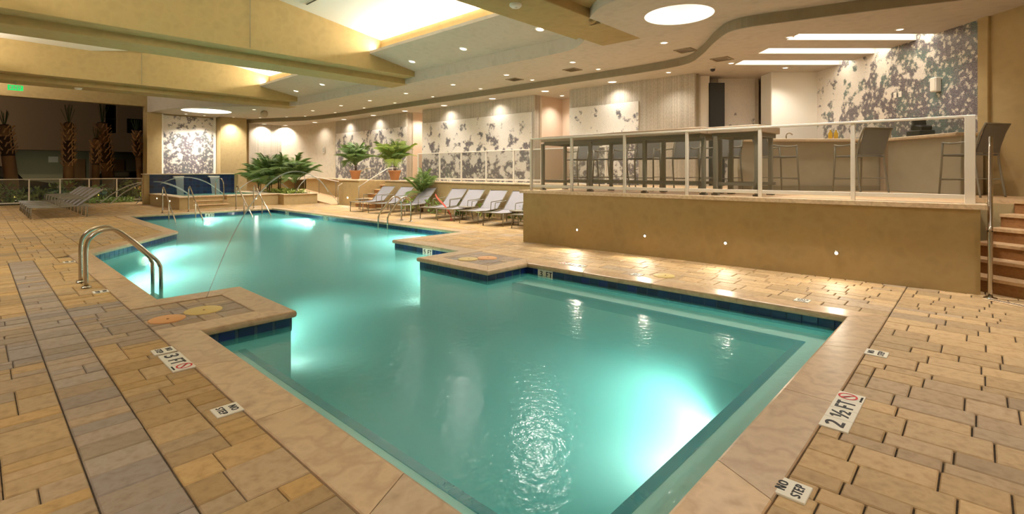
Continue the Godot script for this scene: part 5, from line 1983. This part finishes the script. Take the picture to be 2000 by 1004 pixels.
	for q in [[32.2, 4.25, 2.2], [31.7, 5.85, 2.2], [32.3, 3.2, 0.5], [32.3, 1.3, 0.5]]:
		var t := thing("garden_spotlight", "small uplight in the hedge at the foot of the palm, %s" % ["in the middle", "by the wall corner", "second from the left", "at the left"][k], "garden light", W(q[0], q[1], 0.05), 0.0, "garden uplights")
		s = S(true)
		lathe(s, [Vector2(0.04, 0.0), Vector2(0.05, 0.1)], Vector3.ZERO, 14)
		obj("housing", s, M.dark, t)
		s = S(true)
		lathe(s, [Vector2(0.045, 0.09), Vector2(0.045, 0.1), Vector2(0, 0.105)], Vector3.ZERO, 14)
		obj("lamp_lens", s, M.lamp_warm, t)
		spot(t, Vector3(0, 0.13, 0), Vector3(0.02, 1, -0.22), q[2], 40.0, Color(1, 0.8, 0.5))
		k += 1
	var r := RandomNumberGenerator.new()
	r.seed = 12
	s = S()
	for i in 26:
		var c := W(r.randf_range(31.4, 32.2), -1.5 + 0.3 * i, 0)
		leaves(s, c + Vector3(-0.3, 0.0, -0.4), c + Vector3(0.3, r.randf_range(0.5, 1.05), 0.4), 70, 0.17, r)
	tag(obj("garden_hedge", s, M.leaf1), "dim leafy hedge behind the glass fence", "hedge").set_meta("kind", "stuff")
	s = S()
	leaves(s, W(29.75, 3.2, 0.0), W(30.2, 5.3, 0.22), 420, 0.12, r)
	tag(obj("low_plants", s, M.leaf1), "strip of low green plants in front of the garden fence", "plants").set_meta("kind", "stuff")

# ------------------------------------------------------------------ scene
func _ready() -> void:
	var cam := Camera3D.new()
	cam.name = "camera"
	add_child(cam)
	cam.position = Vector3(0, 1.5, 0)
	cam.rotation.y = -TH
	var nr := 0.05
	cam.set_frustum(nr * 1004.0 / 980.0, Vector2(0, -nr * 168.0 / 980.0), nr, 200.0)
	cam.current = true
	var we := WorldEnvironment.new()
	we.name = "world"
	var env := Environment.new()
	env.background_mode = Environment.BG_COLOR
	env.background_color = Color(0.035, 0.035, 0.045)
	env.tonemap_mode = Environment.TONE_MAPPER_LINEAR
	env.tonemap_exposure = 0.73
	env.volumetric_fog_enabled = true
	env.volumetric_fog_density = 0.0
	env.sdfgi_enabled = true
	env.ssao_enabled = true
	env.ssil_enabled = true
	we.environment = env
	add_child(we)
	rng.seed = 2024
	make_materials()
	build_lights()
	build_shell()
	build_ceiling()
	build_floor()
	build_basin()
	build_coping()
	build_platform()
	build_terrace()
	build_murals()
	build_spa()
	build_bar()
	build_railings()
	build_loungers()
	build_plants()
	build_pool_rails()
	build_signs()
	build_jets()
	build_ceiling_things()
	build_garden()
